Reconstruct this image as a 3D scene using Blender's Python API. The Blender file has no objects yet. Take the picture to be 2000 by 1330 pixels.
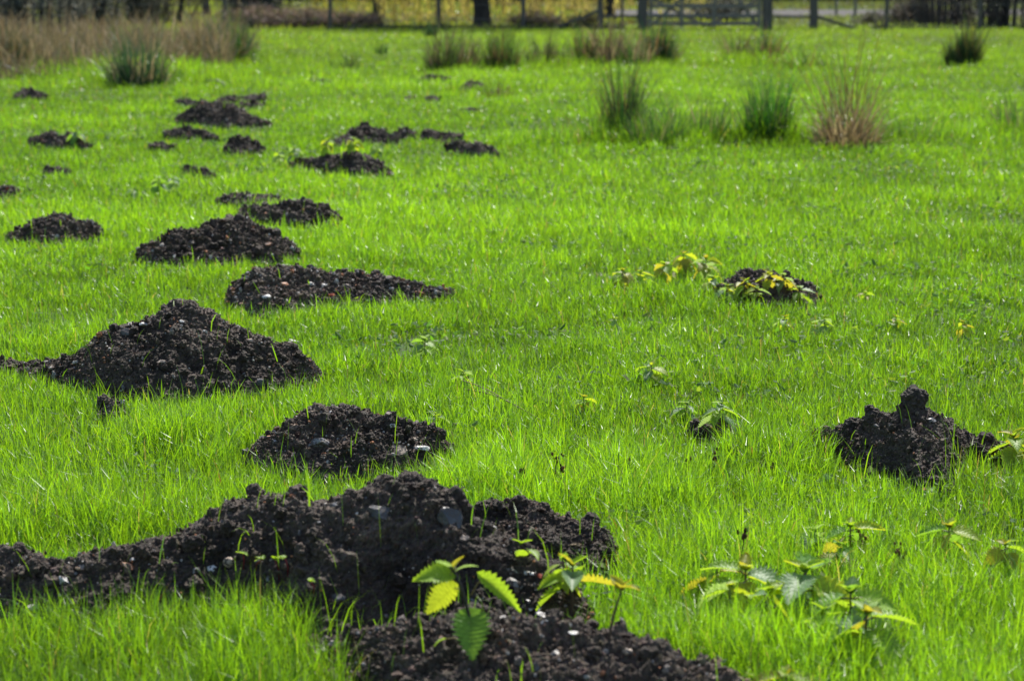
import bpy, math
import numpy as np
from mathutils import Vector, Matrix
from mathutils.bvhtree import BVHTree

# ------------------------------------------------------------------ camera, sky, sun
scene = bpy.context.scene
C = scene.collection
F = 4680.0            # focal length in pixels of the 2000 px wide photograph
H = 1.10              # eye height
PITCH = math.atan(717 / F)
cam_d = bpy.data.cameras.new('camera')
cam_d.sensor_width = 23.5
cam_d.lens = 23.5 * F / 2000
cam_d.clip_start = 0.05
cam_d.clip_end = 4000
cam_d.dof.use_dof = True
cam_d.dof.focus_distance = 5.6
cam_d.dof.aperture_fstop = 4.5
cam = bpy.data.objects.new('camera', cam_d)
cam.location = (0, 0, H)
cam.rotation_euler = (math.pi / 2 - PITCH, 0, 0)
C.objects.link(cam)
scene.camera = cam

SUN_EL, SUN_AZ = math.radians(50), math.radians(14)
w = bpy.data.worlds.new('World')
scene.world = w
w.use_nodes = True
nt = w.node_tree
sky = nt.nodes.new('ShaderNodeTexSky')
sky.sky_type = 'NISHITA'
sky.sun_disc = False
sky.sun_elevation = SUN_EL
sky.sun_rotation = SUN_AZ
bg = nt.nodes['Background']
bg.inputs['Strength'].default_value = 0.10
nt.links.new(sky.outputs[0], bg.inputs['Color'])
sd = Vector((math.sin(SUN_AZ) * math.cos(SUN_EL), math.cos(SUN_AZ) * math.cos(SUN_EL), math.sin(SUN_EL)))
sl = bpy.data.lights.new('sun', 'SUN')
sl.energy = 4.6
sl.angle = math.radians(0.5)
sl.color = (1.0, 0.955, 0.88)
so = bpy.data.objects.new('sun', sl)
so.rotation_euler = sd.to_track_quat('Z', 'Y').to_euler()
so.location = (0, 0, 20)
C.objects.link(so)
scene.view_settings.view_transform = 'Standard'
scene.view_settings.look = 'None'
scene.view_settings.gamma = 1
scene.view_settings.exposure = 0.92
scene.cycles.max_bounces = 8
scene.cycles.transmission_bounces = 4
scene.cycles.diffuse_bounces = 4

# ------------------------------------------------------------------ pixel <-> world
cp, sp_ = math.cos(PITCH), math.sin(PITCH)
def ray(px, py):
    a = (px - 1000.0); b = (py - 665.0)
    d = np.array([a, F * cp - b * sp_, -F * sp_ - b * cp])
    return d / np.linalg.norm(d)
def tdown(py):                      # drop of the sight line per metre of depth
    b = np.asarray(py, float) - 665.0
    return (F * sp_ + b * cp) / (F * cp - b * sp_)
def xat(px, py, Y):
    b = np.asarray(py, float) - 665.0
    return (np.asarray(px, float) - 1000.0) * Y / (F * cp - b * sp_)
def gpt(px, py, z=0.0):             # point on the field seen at this pixel
    Y = (H - z) / tdown(py)
    return float(xat(px, py, Y)), float(Y)

# ------------------------------------------------------------------ noise (numpy)
def _h(ix, iy, iz, seed):
    n = (ix.astype(np.int64) * 374761393 + iy.astype(np.int64) * 668265263 + iz.astype(np.int64) * 2147483647 + seed * 974634777) & 0xffffffff
    n = ((n ^ (n >> 13)) * 1274126177) & 0xffffffff
    n = (n ^ (n >> 16)) & 0xffffffff
    return n / 4294967295.0
def vnoise(p, seed=0):
    p = np.asarray(p, float)
    i = np.floor(p).astype(np.int64); f = p - i
    f = f * f * (3 - 2 * f)
    r = 0
    for dx in (0, 1):
        wx = f[:, 0] if dx else 1 - f[:, 0]
        for dy in (0, 1):
            wy = f[:, 1] if dy else 1 - f[:, 1]
            for dz in (0, 1):
                wz = f[:, 2] if dz else 1 - f[:, 2]
                r = r + wx * wy * wz * _h(i[:, 0] + dx, i[:, 1] + dy, i[:, 2] + dz, seed)
    return r
def fbm(p, seed=0, octv=4, gain=0.5):
    r = 0; a = 1.0; t = 0
    p = np.asarray(p, float)
    for k in range(octv):
        r = r + a * (vnoise(p * 2.03 ** k + 17.3 * k, seed + k) - 0.5); t += a; a *= gain
    return r / t * 2
def n2(x, y, s, seed=0, octv=3):
    x = np.asarray(x, float)
    return fbm(np.stack([x.ravel() / s, np.asarray(y, float).ravel() / s, np.full(x.size, 0.37)], 1), seed, octv).reshape(x.shape)
def gz(x, y):                       # gentle undulation of the field
    x = np.atleast_1d(np.asarray(x, float)); y = np.atleast_1d(np.asarray(y, float))
    return 0.010 * n2(x, y, 0.7, 5, 2) + 0.012 * n2(x, y, 3.1, 6, 2)

# ------------------------------------------------------------------ mesh helpers
def tag(o, label=None, cat=None, group=None, kind=None):
    if label: o['label'] = label
    if cat: o['category'] = cat
    if group: o['group'] = group
    if kind: o['kind'] = kind
    return o
def link(name, me, mat=None, parent=None):
    o = bpy.data.objects.new(name, me)
    C.objects.link(o)
    if mat: me.materials.append(mat)
    if parent: o.parent = parent
    return o
def make_mesh(name, V, quads=None, tris=None, col=None, smooth=False, uv=None):
    me = bpy.data.meshes.new(name)
    V = np.asarray(V, np.float32)
    me.vertices.add(len(V)); me.vertices.foreach_set('co', V.ravel())
    q = np.zeros((0, 4), np.int32) if quads is None else np.asarray(quads, np.int32).reshape(-1, 4)
    t = np.zeros((0, 3), np.int32) if tris is None else np.asarray(tris, np.int32).reshape(-1, 3)
    loops = np.concatenate([q.ravel(), t.ravel()])
    starts = np.concatenate([np.arange(len(q)) * 4, len(q) * 4 + np.arange(len(t)) * 3]).astype(np.int32)
    me.loops.add(len(loops)); me.loops.foreach_set('vertex_index', loops.astype(np.int32))
    me.polygons.add(len(starts)); me.polygons.foreach_set('loop_start', starts)
    me.polygons.foreach_set('use_smooth', np.full(len(starts), smooth, bool))
    me.update(calc_edges=True)
    if col is not None:
        a = me.color_attributes.new('Col', 'FLOAT_COLOR', 'POINT')
        c = np.ones((len(V), 4), np.float32); c[:, :3] = col
        a.data.foreach_set('color', c.ravel())
    if uv is not None:
        u = me.uv_layers.new(name='UVMap')
        u.data.foreach_set('uv', np.asarray(uv, np.float32)[loops].ravel())
    return me
class MB:                            # collects pieces of one mesh
    def __init__(s): s.V = []; s.Q = []; s.T = []; s.C = []; s.n = 0
    def add(s, V, Q=None, T=None, c=None):
        V = np.asarray(V, float)
        s.V.append(V)
        if Q is not None and len(Q): s.Q.append(np.asarray(Q, int) + s.n)
        if T is not None and len(T): s.T.append(np.asarray(T, int) + s.n)
        if c is not None: s.C.append(np.broadcast_to(np.asarray(c, float), (len(V), 3)))
        s.n += len(V)
    def tube(s, pts, rad, n=6, c=None, cap=True):
        pts = np.asarray(pts, float); rad = np.broadcast_to(np.asarray(rad, float), (len(pts),))
        tg = np.gradient(pts, axis=0); tg /= np.linalg.norm(tg, axis=1)[:, None] + 1e-9
        ref = np.array([0, 0, 1.0]) if abs(tg[0, 2]) < .9 else np.array([1.0, 0, 0])
        a = np.cross(tg, ref); a /= np.linalg.norm(a, axis=1)[:, None] + 1e-9
        b = np.cross(tg, a)
        an = np.arange(n) * 2 * math.pi / n
        V = pts[:, None] + rad[:, None, None] * (np.cos(an)[None, :, None] * a[:, None] + np.sin(an)[None, :, None] * b[:, None])
        k = len(pts); i = np.arange(k - 1)[:, None] * n; j = np.arange(n)[None]
        Q = np.stack([i + j, i + (j + 1) % n, i + n + (j + 1) % n, i + n + j], -1).reshape(-1, 4)
        V = V.reshape(-1, 3); T = []
        if cap:
            V = np.vstack([V, pts[0], pts[-1]])
            for j in range(n):
                T.append((k * n, (j + 1) % n, j)); T.append((k * n + 1, (k - 1) * n + j, (k - 1) * n + (j + 1) % n))
        s.add(V, Q, T, c)
    def box(s, p0, p1, wx, wz, c=None, seg=6, seed=0, wob=0.0):     # slightly worn bar from p0 to p1
        p0 = np.array(p0, float); p1 = np.array(p1, float)
        d = (p1 - p0); L = np.linalg.norm(d); d /= L
        up = np.array([0, 0, 1.0]) if abs(d[2]) < .8 else np.array([0, 1.0, 0])
        a = np.cross(d, up); a /= np.linalg.norm(a); b = np.cross(a, d)
        ch = 0.18
        prof = np.array([(-1, -1 + ch), (-1 + ch, -1), (1 - ch, -1), (1, -1 + ch), (1, 1 - ch), (1 - ch, 1), (-1 + ch, 1), (-1, 1 - ch)])
        n = 8; V = []
        r = np.random.RandomState(seed)
        for k in range(seg + 1):
            o = r.normal(0, wob, 3) if 0 < k < seg else 0
            for q in prof: V.append(p0 + d * L * k / seg + a * q[0] * wx / 2 + b * q[1] * wz / 2 + o)
        V = np.array(V); i = np.arange(seg)[:, None] * n; j = np.arange(n)[None]
        Q = np.stack([i + j, i + (j + 1) % n, i + n + (j + 1) % n, i + n + j], -1).reshape(-1, 4)
        V = np.vstack([V, p0, p1]); T = []
        m = (seg + 1) * n
        for j in range(n):
            T.append((m, (j + 1) % n, j)); T.append((m + 1, seg * n + j, seg * n + (j + 1) % n))
        s.add(V, Q, T, c)
    def mesh(s, name, smooth=False):
        return make_mesh(name, np.vstack(s.V), np.vstack(s.Q) if s.Q else None, np.vstack(s.T) if s.T else None,
                         np.vstack(s.C) if s.C else None, smooth)
    def build(s, name, mat, parent=None, smooth=False):
        return link(name, s.mesh(name, smooth), mat, parent)

def blades(base, L, W, az, th0, th1, col, tipcol=None, seg=3, twist=None, rng=None, wprof=None):
    """ribbon blades: base (n,3), length, width, bend azimuth, lean at root and extra lean at tip"""
    n = len(base)
    steps = 12
    t = np.linspace(0, 1, steps * 1 + 1)
    tt = np.linspace(0, 1, seg + 1)
    th = th0[:, None] + th1[:, None] * t[None] ** 1.5
    hx = np.cumsum(np.sin(th), 1) / steps; hz = np.cumsum(np.cos(th), 1) / steps
    hx = np.hstack([np.zeros((n, 1)), hx[:, :-1]]); hz = np.hstack([np.zeros((n, 1)), hz[:, :-1]])
    idx = np.round(tt * steps).astype(int)
    hx = hx[:, idx] * L[:, None]; hz = hz[:, idx] * L[:, None]
    dx, dy = np.cos(az), np.sin(az)
    ctr = np.stack([base[:, None, 0] + hx * dx[:, None], base[:, None, 1] + hx * dy[:, None], base[:, None, 2] + hz], -1)
    tw = az + math.pi / 2 + (twist if twist is not None else 0)
    side = np.stack([np.cos(tw), np.sin(tw), np.zeros(n)], -1)
    if wprof is None: wprof = (1 - tt ** 2.2) * (0.75 + 0.5 * tt)
    V = []; Cc = []
    tipcol = col if tipcol is None else tipcol
    for k in range(seg):
        o = side * (W * wprof[k] / 2)[:, None]
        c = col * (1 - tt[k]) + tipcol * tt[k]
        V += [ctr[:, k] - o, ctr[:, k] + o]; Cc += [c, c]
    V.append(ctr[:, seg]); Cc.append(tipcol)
    m = 2 * seg + 1
    V = np.stack(V, 1).reshape(-1, 3); Cc = np.stack(Cc, 1).reshape(-1, 3)
    b = (np.arange(n) * m)[:, None]
    Q = np.concatenate([b + np.array([[2 * k, 2 * k + 1, 2 * k + 3, 2 * k + 2]]) for k in range(seg - 1)], 0) if seg > 1 else None
    T = b + np.array([[2 * seg - 2, 2 * seg - 1, 2 * seg]])
    return V, Q, T, Cc

def ico(sub):
    t = (1 + 5 ** .5) / 2
    V = np.array([(-1, t, 0), (1, t, 0), (-1, -t, 0), (1, -t, 0), (0, -1, t), (0, 1, t), (0, -1, -t), (0, 1, -t), (t, 0, -1), (t, 0, 1), (-t, 0, -1), (-t, 0, 1)], float)
    T = np.array([(0, 11, 5), (0, 5, 1), (0, 1, 7), (0, 7, 10), (0, 10, 11), (1, 5, 9), (5, 11, 4), (11, 10, 2), (10, 7, 6), (7, 1, 8), (3, 9, 4), (3, 4, 2), (3, 2, 6), (3, 6, 8), (3, 8, 9), (4, 9, 5), (2, 4, 11), (6, 2, 10), (8, 6, 7), (9, 8, 1)])
    V /= np.linalg.norm(V, axis=1)[:, None]
    V = list(map(tuple, V))
    for _ in range(sub):
        mid = {}; NT = []
        def m(a, b):
            k = (min(a, b), max(a, b))
            if k not in mid:
                v = (np.array(V[a]) + np.array(V[b])) / 2; v /= np.linalg.norm(v)
                V.append(tuple(v)); mid[k] = len(V) - 1
            return mid[k]
        for a, b, c in T:
            ab, bc, ca = m(a, b), m(b, c), m(c, a)
            NT += [(a, ab, ca), (b, bc, ab), (c, ca, bc), (ab, bc, ca)]
        T = NT
    return np.array(V), np.array(T)
ICO = [ico(k) for k in range(5)]

# ------------------------------------------------------------------ materials
def new_mat(name):
    m = bpy.data.materials.new(name); m.use_nodes = True
    m.node_tree.nodes.clear()
    return m, m.node_tree.nodes, m.node_tree.links
def N(nodes, typ, **kw):
    n = nodes.new(typ)
    for k, v in kw.items():
        if k.startswith('_'): setattr(n, k[1:], v)
        else: n.inputs[k].default_value = v
    return n
def math_node(ns, ls, op, a, b=None):
    n = ns.new('ShaderNodeMath'); n.operation = op
    for i, v in enumerate((a, b)):
        if v is None: continue
        if isinstance(v, (int, float)): n.inputs[i].default_value = v
        else: ls.new(v, n.inputs[i])
    return n.outputs[0]
def mixc(ns, ls, typ, fac, a, b):
    n = ns.new('ShaderNodeMix'); n.data_type = 'RGBA'; n.blend_type = typ
    for i, v in ((0, fac), (6, a), (7, b)):
        if isinstance(v, (int, float)): n.inputs[i].default_value = v
        elif isinstance(v, tuple): n.inputs[i].default_value = (*v, 1)
        else: ls.new(v, n.inputs[i])
    return n.outputs[2]

def leaf_material(name, trans, tint, rough, spec, veins=False):
    """thin plant tissue: colour from the plant itself, part of the light passes through"""
    m, ns, ls = new_mat(name)
    out = ns.new('ShaderNodeOutputMaterial')
    at = N(ns, 'ShaderNodeVertexColor', _layer_name='Col')
    col = at.outputs[0]
    nor = None
    if veins:
        uv = ns.new('ShaderNodeUVMap'); sx = ns.new('ShaderNodeSeparateXYZ'); ls.new(uv.outputs[0], sx.inputs[0])
        av = math_node(ns, ls, 'ABSOLUTE', math_node(ns, ls, 'SUBTRACT', sx.outputs[1], 0.5))
        u2 = math_node(ns, ls, 'SUBTRACT', sx.outputs[0], math_node(ns, ls, 'MULTIPLY', av, 0.75))
        s = math_node(ns, ls, 'SINE', math_node(ns, ls, 'MULTIPLY', u2, 44.0))
        ridge = math_node(ns, ls, 'POWER', math_node(ns, ls, 'MULTIPLY', math_node(ns, ls, 'ADD', s, 1.0), 0.5), 3.0)
        mid = math_node(ns, ls, 'LESS_THAN', av, 0.03)
        vein = math_node(ns, ls, 'MINIMUM', math_node(ns, ls, 'ADD', ridge, mid), 1.0)
        col = mixc(ns, ls, 'MULTIPLY', math_node(ns, ls, 'MULTIPLY', vein, 0.3), col, (0.45, 0.5, 0.4))
        bp = N(ns, 'ShaderNodeBump', Strength=0.3, Distance=0.001); ls.new(vein, bp.inputs['Height'])
        nor = bp.outputs[0]
    pr = N(ns, 'ShaderNodeBsdfPrincipled', Roughness=rough)
    pr.inputs['Specular IOR Level'].default_value = spec
    ls.new(col, pr.inputs['Base Color'])
    tr = ns.new('ShaderNodeBsdfTranslucent')
    tc = mixc(ns, ls, 'MULTIPLY', 1.0, col, tint)
    ls.new(tc, tr.inputs[0])
    if nor: ls.new(nor, pr.inputs['Normal'])
    mx = ns.new('ShaderNodeMixShader'); mx.inputs[0].default_value = trans
    ls.new(pr.outputs[0], mx.inputs[1]); ls.new(tr.outputs[0], mx.inputs[2])
    ls.new(mx.outputs[0], out.inputs[0])
    return m
M_GRASS = leaf_material('grass_blade', 0.50, (1.75, 1.75, 0.75), 0.40, 0.42)
M_NETTLE = leaf_material('nettle_leaf', 0.5, (1.9, 1.65, 0.8), 0.5, 0.35, veins=True)
M_CLOVER = leaf_material('clover_leaf', 0.5, (1.75, 1.75, 0.75), 0.62, 0.25)
M_PLANT = leaf_material('rush_stem', 0.30, (1.4, 1.3, 0.9), 0.45, 0.4)
M_DRY = leaf_material('dry_stem', 0.25, (1.2, 1.1, 0.9), 0.7, 0.2)

def soil_material():
    m, ns, ls = new_mat('crumbly_soil')
    out = ns.new('ShaderNodeOutputMaterial')
    at = N(ns, 'ShaderNodeVertexColor', _layer_name='Col')
    geo = ns.new('ShaderNodeNewGeometry')
    no = N(ns, 'ShaderNodeTexNoise', Scale=140.0, Detail=6.0, Roughness=0.7); ls.new(geo.outputs['Position'], no.inputs['Vector'])
    rp = ns.new('ShaderNodeValToRGB'); ls.new(no.outputs[0], rp.inputs[0])
    e = rp.color_ramp.elements
    e[0].position = .35; e[0].color = (.45, .43, .43, 1); e[1].position = .72; e[1].color = (1.7, 1.6, 1.5, 1)
    c = mixc(ns, ls, 'MULTIPLY', 1.0, at.outputs[0], rp.outputs[0])
    n2_ = N(ns, 'ShaderNodeTexNoise', Scale=520.0, Detail=3.0, Roughness=0.6); ls.new(geo.outputs['Position'], n2_.inputs['Vector'])
    bp = N(ns, 'ShaderNodeBump', Strength=0.9, Distance=0.0022); ls.new(n2_.outputs[0], bp.inputs['Height'])
    bp2 = N(ns, 'ShaderNodeBump', Strength=0.7, Distance=0.006); ls.new(no.outputs[0], bp2.inputs['Height']); ls.new(bp.outputs[0], bp2.inputs['Normal'])
    pr = N(ns, 'ShaderNodeBsdfPrincipled', Roughness=0.7)
    pr.inputs['Specular IOR Level'].default_value = 0.18
    ls.new(c, pr.inputs['Base Color']); ls.new(bp2.outputs[0], pr.inputs['Normal'])
    ls.new(pr.outputs[0], out.inputs[0])
    return m
M_SOIL = soil_material()
def noisy_material(name, c1, c2, scale, rough=0.8, bump=0.5, dist=0.01, stretch=None, spec=0.3, c3=None, dirt=0.0):
    m, ns, ls = new_mat(name)
    out = ns.new('ShaderNodeOutputMaterial')
    tc = ns.new('ShaderNodeTexCoord')
    src = tc.outputs['Object']
    if stretch:
        mp = ns.new('ShaderNodeMapping'); mp.inputs['Scale'].default_value = stretch; ls.new(src, mp.inputs[0]); src = mp.outputs[0]
    no = N(ns, 'ShaderNodeTexNoise', Scale=scale, Detail=8.0, Roughness=0.65); ls.new(src, no.inputs['Vector'])
    rp = ns.new('ShaderNodeValToRGB'); ls.new(no.outputs[0], rp.inputs[0])
    e = rp.color_ramp.elements
    e[0].position = .33; e[0].color = (*c1, 1); e[1].position = .68; e[1].color = (*c2, 1)
    if c3:
        k = e.new(.52); k.color = (*c3, 1)
    bp = N(ns, 'ShaderNodeBump', Strength=bump, Distance=dist); ls.new(no.outputs[0], bp.inputs['Height'])
    pr = N(ns, 'ShaderNodeBsdfPrincipled', Roughness=rough)
    pr.inputs['Specular IOR Level'].default_value = spec
    colr = rp.outputs[0]
    if dirt:                                  # soil stuck to the stone
        dn = N(ns, 'ShaderNodeTexNoise', Scale=130.0, Detail=5.0, Roughness=0.65); geo = ns.new('ShaderNodeNewGeometry'); ls.new(geo.outputs['Position'], dn.inputs['Vector'])
        mk = ns.new('ShaderNodeMapRange'); mk.inputs['From Min'].default_value = .62 - dirt * .25; mk.inputs['From Max'].default_value = .66 - dirt * .25; ls.new(dn.outputs[0], mk.inputs[0])
        colr = mixc(ns, ls, 'MIX', mk.outputs[0], colr, (.06, .048, .04))
    ls.new(colr, pr.inputs['Base Color']); ls.new(bp.outputs[0], pr.inputs['Normal'])
    ls.new(pr.outputs[0], out.inputs[0])
    return m
M_GROUND = noisy_material('field_soil', (.035, .05, .012), (.05, .11, .015), 3.0, 0.95, 0.6, 0.02, c3=(.04, .07, .012))
M_TRACK = noisy_material('track_gravel', (.036, .031, .029), (.06, .052, .047), 1.2, 0.95, 0.4, 0.02)
M_WOOD = noisy_material('weathered_wood', (.060, .053, .045), (.14, .128, .108), 6.0, 0.85, 0.7, 0.006, (6, 6, .7))
M_RAIL = noisy_material('grey_rail_wood', (.055, .048, .042), (.14, .125, .108), 6.0, 0.85, 0.7, 0.006, (.7, 6, 6))
M_GATE = noisy_material('gate_wood', (.11, .10, .082), (.25, .232, .19), 6.0, 0.85, 0.7, 0.006, (.7, 6, 6))
M_BARK = noisy_material('bark', (.018, .017, .018), (.06, .055, .052), 5.0, 0.9, 1.0, 0.03, (4, 4, .6))
M_WIRE = noisy_material('fence_wire', (.10, .10, .10), (.2, .2, .2), 40, 0.5, 0.1, 0.001, spec=.6)
STONE = {
    'white': noisy_material('pale_flint', (.34, .33, .31), (.64, .61, .57), 60, 0.5, 0.5, 0.002, spec=.5, dirt=.45),
    'grey': noisy_material('grey_flint', (.09, .088, .088), (.27, .26, .255), 45, 0.45, 0.5, 0.002, spec=.45, dirt=.6),
    'dark': noisy_material('dark_flint', (.03, .031, .035), (.09, .09, .095), 35, 0.42, 0.5, 0.002, spec=.5, dirt=.6),
    'orange': noisy_material('rusty_stone', (.22, .07, .025), (.50, .22, .10), 60, 0.6, 0.5, 0.002, dirt=.5),
    'tan': noisy_material('tan_stone', (.20, .14, .09), (.46, .36, .27), 60, 0.6, 0.5, 0.002, dirt=.5),
    'red': noisy_material('brick_red_stone', (.30, .05, .02), (.45, .10, .05), 60, 0.7, 0.5, 0.002),
}

# ------------------------------------------------------------------ ground and track
def grid_sheet(name, xs, ys, zf, mat, kind='structure'):
    X, Y = np.meshgrid(xs, ys)
    Z = zf(X, Y)
    V = np.stack([X.ravel(), Y.ravel(), Z.ravel()], 1)
    nx = len(xs); i = np.arange(len(ys) - 1)[:, None] * nx; j = np.arange(nx - 1)[None]
    Q = np.stack([i + j, i + j + 1, i + nx + j + 1, i + nx + j], -1).reshape(-1, 4)
    o = link(name, make_mesh(name, V, Q, smooth=True), mat)
    return tag(o, kind=kind)
xs = np.concatenate([[-1500, -600, -200, -80, -40], np.arange(-16, 16.01, 0.14), [40, 80, 200, 600, 1500]])
ys = np.concatenate([[-1000, -200, -40, -10], np.arange(0, 49, 0.14), np.arange(50, 120, 2.), [150, 250, 600, 2500]])
grid_sheet('ground', xs, ys, lambda X, Y: np.where((np.abs(X) < 17) & (Y > -1) & (Y < 50), gz(X.ravel(), Y.ravel()).reshape(X.shape), 0.0), M_GROUND)
tx = np.linspace(2.4, 60, 60)
grid_sheet('track', tx, np.linspace(61, 72, 6), lambda X, Y: 0.012 + 0 * X, M_TRACK)

# ------------------------------------------------------------------ molehills
HILLS = []       # footprint records for the grass
SURF = []        # (verts, faces) for putting stones on
rngH = np.random.RandomState(11)
def resample(xs_, a, b): return np.interp(xs_, a, b)
def soilcol(n, rng, light=0.0):
    k = rng.uniform(0.6, 1.25, n)[:, None] + light
    base = np.array([.070, .058, .048])[None] * k
    base *= rng.normal(1, .08, (n, 3))
    return np.clip(base, .004, 1)
def hill(label, top, foot, name='molehill', cat='molehill', slope=0.62, grass=0.035, back=1.0, clods=(), bumps=(), crumb=1.0, seed=0, amp=1.0, grit=0.05, group='molehills in the meadow', lighter=0.0, grassy=0.0, bulge=1.25):
    """top: silhouette (px, py); foot: visible front edge (px, py). Solid heap of earth with real depth."""
    top = np.array(top, float); foot = np.array(foot, float)
    rng = np.random.RandomState(1000 + seed + len(HILLS) * 7)
    pym = foot[:, 1].mean(); d0 = H / tdown(pym)
    step = max(0.0026, 1.15 * d0 / 2396)
    # columns
    npx = 200
    px = np.linspace(top[0, 0], top[-1, 0], npx)
    pt = resample(px, top[:, 0], top[:, 1]); pf = np.maximum(resample(px, foot[:, 0], foot[:, 1]), pt + 2)
    tt_, tf = tdown(pt), tdown(pf)
    Yf = (H - grass) / tf
    wd = np.maximum((H - Yf * tt_) / (slope + tt_), 0.01)
    Yr = Yf + wd; zr = wd * slope
    Xc = xat(px, pt, Yr)
    # smooth lateral ends and depth profile a little
    ker = np.array([1, 2, 3, 2, 1.]); ker /= ker.sum()
    sm = lambda a: np.convolve(np.pad(a, 2, mode='edge'), ker, 'valid')
    for _ in range(3): Yf, Yr = sm(Yf), sm(Yr)
    Yb = Yr + np.maximum(wd * back, 0.03)
    nx = int(np.clip((Xc[-1] - Xc[0]) / step, 24, 620)); X = np.linspace(Xc[0], Xc[-1], nx)
    Yfi, Yri, Ybi, Zi = (np.interp(X, Xc, a) for a in (Yf, Yr, Yb, zr))
    nv = int(np.clip((Yb - Yf).max() / step * 1.15, 16, 420)); v = np.linspace(0, 1, nv)
    a = np.abs(2 * v - 1)
    s = (1 - a ** bulge)
    Yv = np.where(v[None] < .5, Yfi[:, None] + (Yri - Yfi)[:, None] * (2 * v)[None], Yri[:, None] + (Ybi - Yri)[:, None] * (2 * v - 1)[None])
    Xv = np.repeat(X[:, None], nv, 1)
    Zg = gz(Xv.ravel(), Yv.ravel()).reshape(Xv.shape)
    Zs = Zi[:, None] * s[None]
    # edge softness so the heap closes at the sides
    for (bx, fr_, rx, ry, bh) in bumps:
        cxx = float(np.interp(bx, px, Xc)); cyy = float(np.interp(bx, px, Yf) * (1 - fr_) + np.interp(bx, px, Yr) * fr_)
        Zs = Zs + bh * np.exp(-((((Xv - cxx) / rx) ** 2 + ((Yv - cyy) / ry) ** 2) ** 1.15)) * np.clip(Zs / .03, 0, 1)
    Z = np.maximum(Zs, 0) + Zg * (1 - s[None]) - 0.010 * a[None] ** 6
    P = np.stack([Xv, Yv, Z], -1)
    # normals by finite difference
    gx = np.gradient(P, axis=0); gy = np.gradient(P, axis=1)
    nrm = np.cross(gx, gy); nrm /= np.linalg.norm(nrm, axis=2)[..., None] + 1e-9
    pts = P.reshape(-1, 3); n_ = nrm.reshape(-1, 3)
    hgt = np.clip(Zs.ravel() / 0.10, 0.22, 1.0)
    k = min(1.0, d0 / 6) ** .3
    big = fbm(pts / 0.055, 3 + seed, 3); md = fbm(pts / 0.020, 9 + seed, 3); fn = fbm(pts / 0.0075, 21 + seed, 2)
    rid = 1 - 2 * np.abs(fbm(pts / 0.030, 31 + seed, 2))
    disp = amp * hgt * (0.016 * big + 0.011 * md + 0.004 * (rid - .5)) + amp * 0.0065 * fn * np.clip(hgt * 2, 0, 1)
    if d0 > 8: disp *= 1.25
    pts = pts + n_ * disp[:, None]
    dry = lambda p: np.clip(1 + .75 * fbm(p / .09, 77, 3), .45, 2.)[:, None] * np.array([1.03, 1., .96])
    cc = soilcol(len(pts), rng, lighter) * (1 + 0.35 * md[:, None]) * dry(pts)
    i = np.arange(nx - 1)[:, None] * nv; j = np.arange(nv - 1)[None]
    Q = np.stack([i + j, i + nv + j, i + nv + j + 1, i + j + 1], -1).reshape(-1, 4)
    mb = MB(); mb.add(pts, Q, c=np.clip(cc, .006, .5))
    SURF.append((pts.copy(), Q.copy()))
    # crumbs lying over the heap and spilling round the foot
    area = ((Yb - Yf).mean() * (Xc[-1] - Xc[0]))
    near = d0 < 9
    rmin = max(0.0013, 0.62 * d0 / 2396)
    ncr = int(min(9000, crumb * area * 0.36 / (rmin * 2.0) ** 2))
    if ncr > 0:
        ix = rng.randint(0, nx, ncr); iv = np.clip((rng.beta(1.4, 1.6, ncr) * nv).astype(int), 0, nv - 1)
        P2 = pts.reshape(nx, nv, 3)[ix, iv]; N2 = n_.reshape(nx, nv, 3)[ix, iv]
        r = np.minimum(rmin * (.75 + rng.pareto(3.6, ncr)), 0.0085 if near else 0.015)
        r *= np.clip(Zs[ix, iv] / 0.03, 0.35, 1)
        P2 = P2 + N2 * (r * rng.uniform(.1, .8, ncr))[:, None] + rng.normal(0, .003, (ncr, 3)) * [1, 1, 0]
        cc = dry(P2) * soilcol(ncr, rng, lighter + 0.1) * np.exp(rng.normal(0, .45, ncr))[:, None] * np.array([1.08, 1, .93])
        g = rng.rand(ncr) < grit
        gc = np.array([(.42, .40, .37), (.25, .22, .2), (.40, .18, .09), (.17, .17, .18), (.55, .53, .5)])[rng.randint(0, 5, ncr)]
        cc = np.where(g[:, None], gc * rng.uniform(.6, 1.1, ncr)[:, None], cc)
        r = np.where(g, np.clip(r * 1.5, rmin * 1.3, .009), r)
        for lo, hi, sub in ((0, .0042, 0), (.0042, 1, 1)) if near else ((0, .012, 0), (.012, 1, 1)):
            sel = (r >= lo) & (r < hi); m = sel.sum()
            if not m: continue
            IV, IT = ICO[sub]
            sc = r[sel][:, None, None] * rng.uniform(.5, 1.45, (m, 1, 3))
            th = rng.uniform(0, 6.28, m); ct, st = np.cos(th), np.sin(th)
            VV = IV[None] * (1 + rng.uniform(-.38, .38, (m, len(IV), 1))) * sc
            VV = np.stack([VV[..., 0] * ct[:, None] - VV[..., 1] * st[:, None], VV[..., 0] * st[:, None] + VV[..., 1] * ct[:, None], VV[..., 2]], -1)
            VV += P2[sel][:, None]
            TT = (np.arange(m) * len(IV))[:, None, None] + IT[None]
            mb.add(VV.reshape(-1, 3), None, TT.reshape(-1, 3), np.repeat(cc[sel], len(IV), 0))
    ncl = int((6 + 150 * area) * min(1, zr.max() / .06) * crumb)
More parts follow.
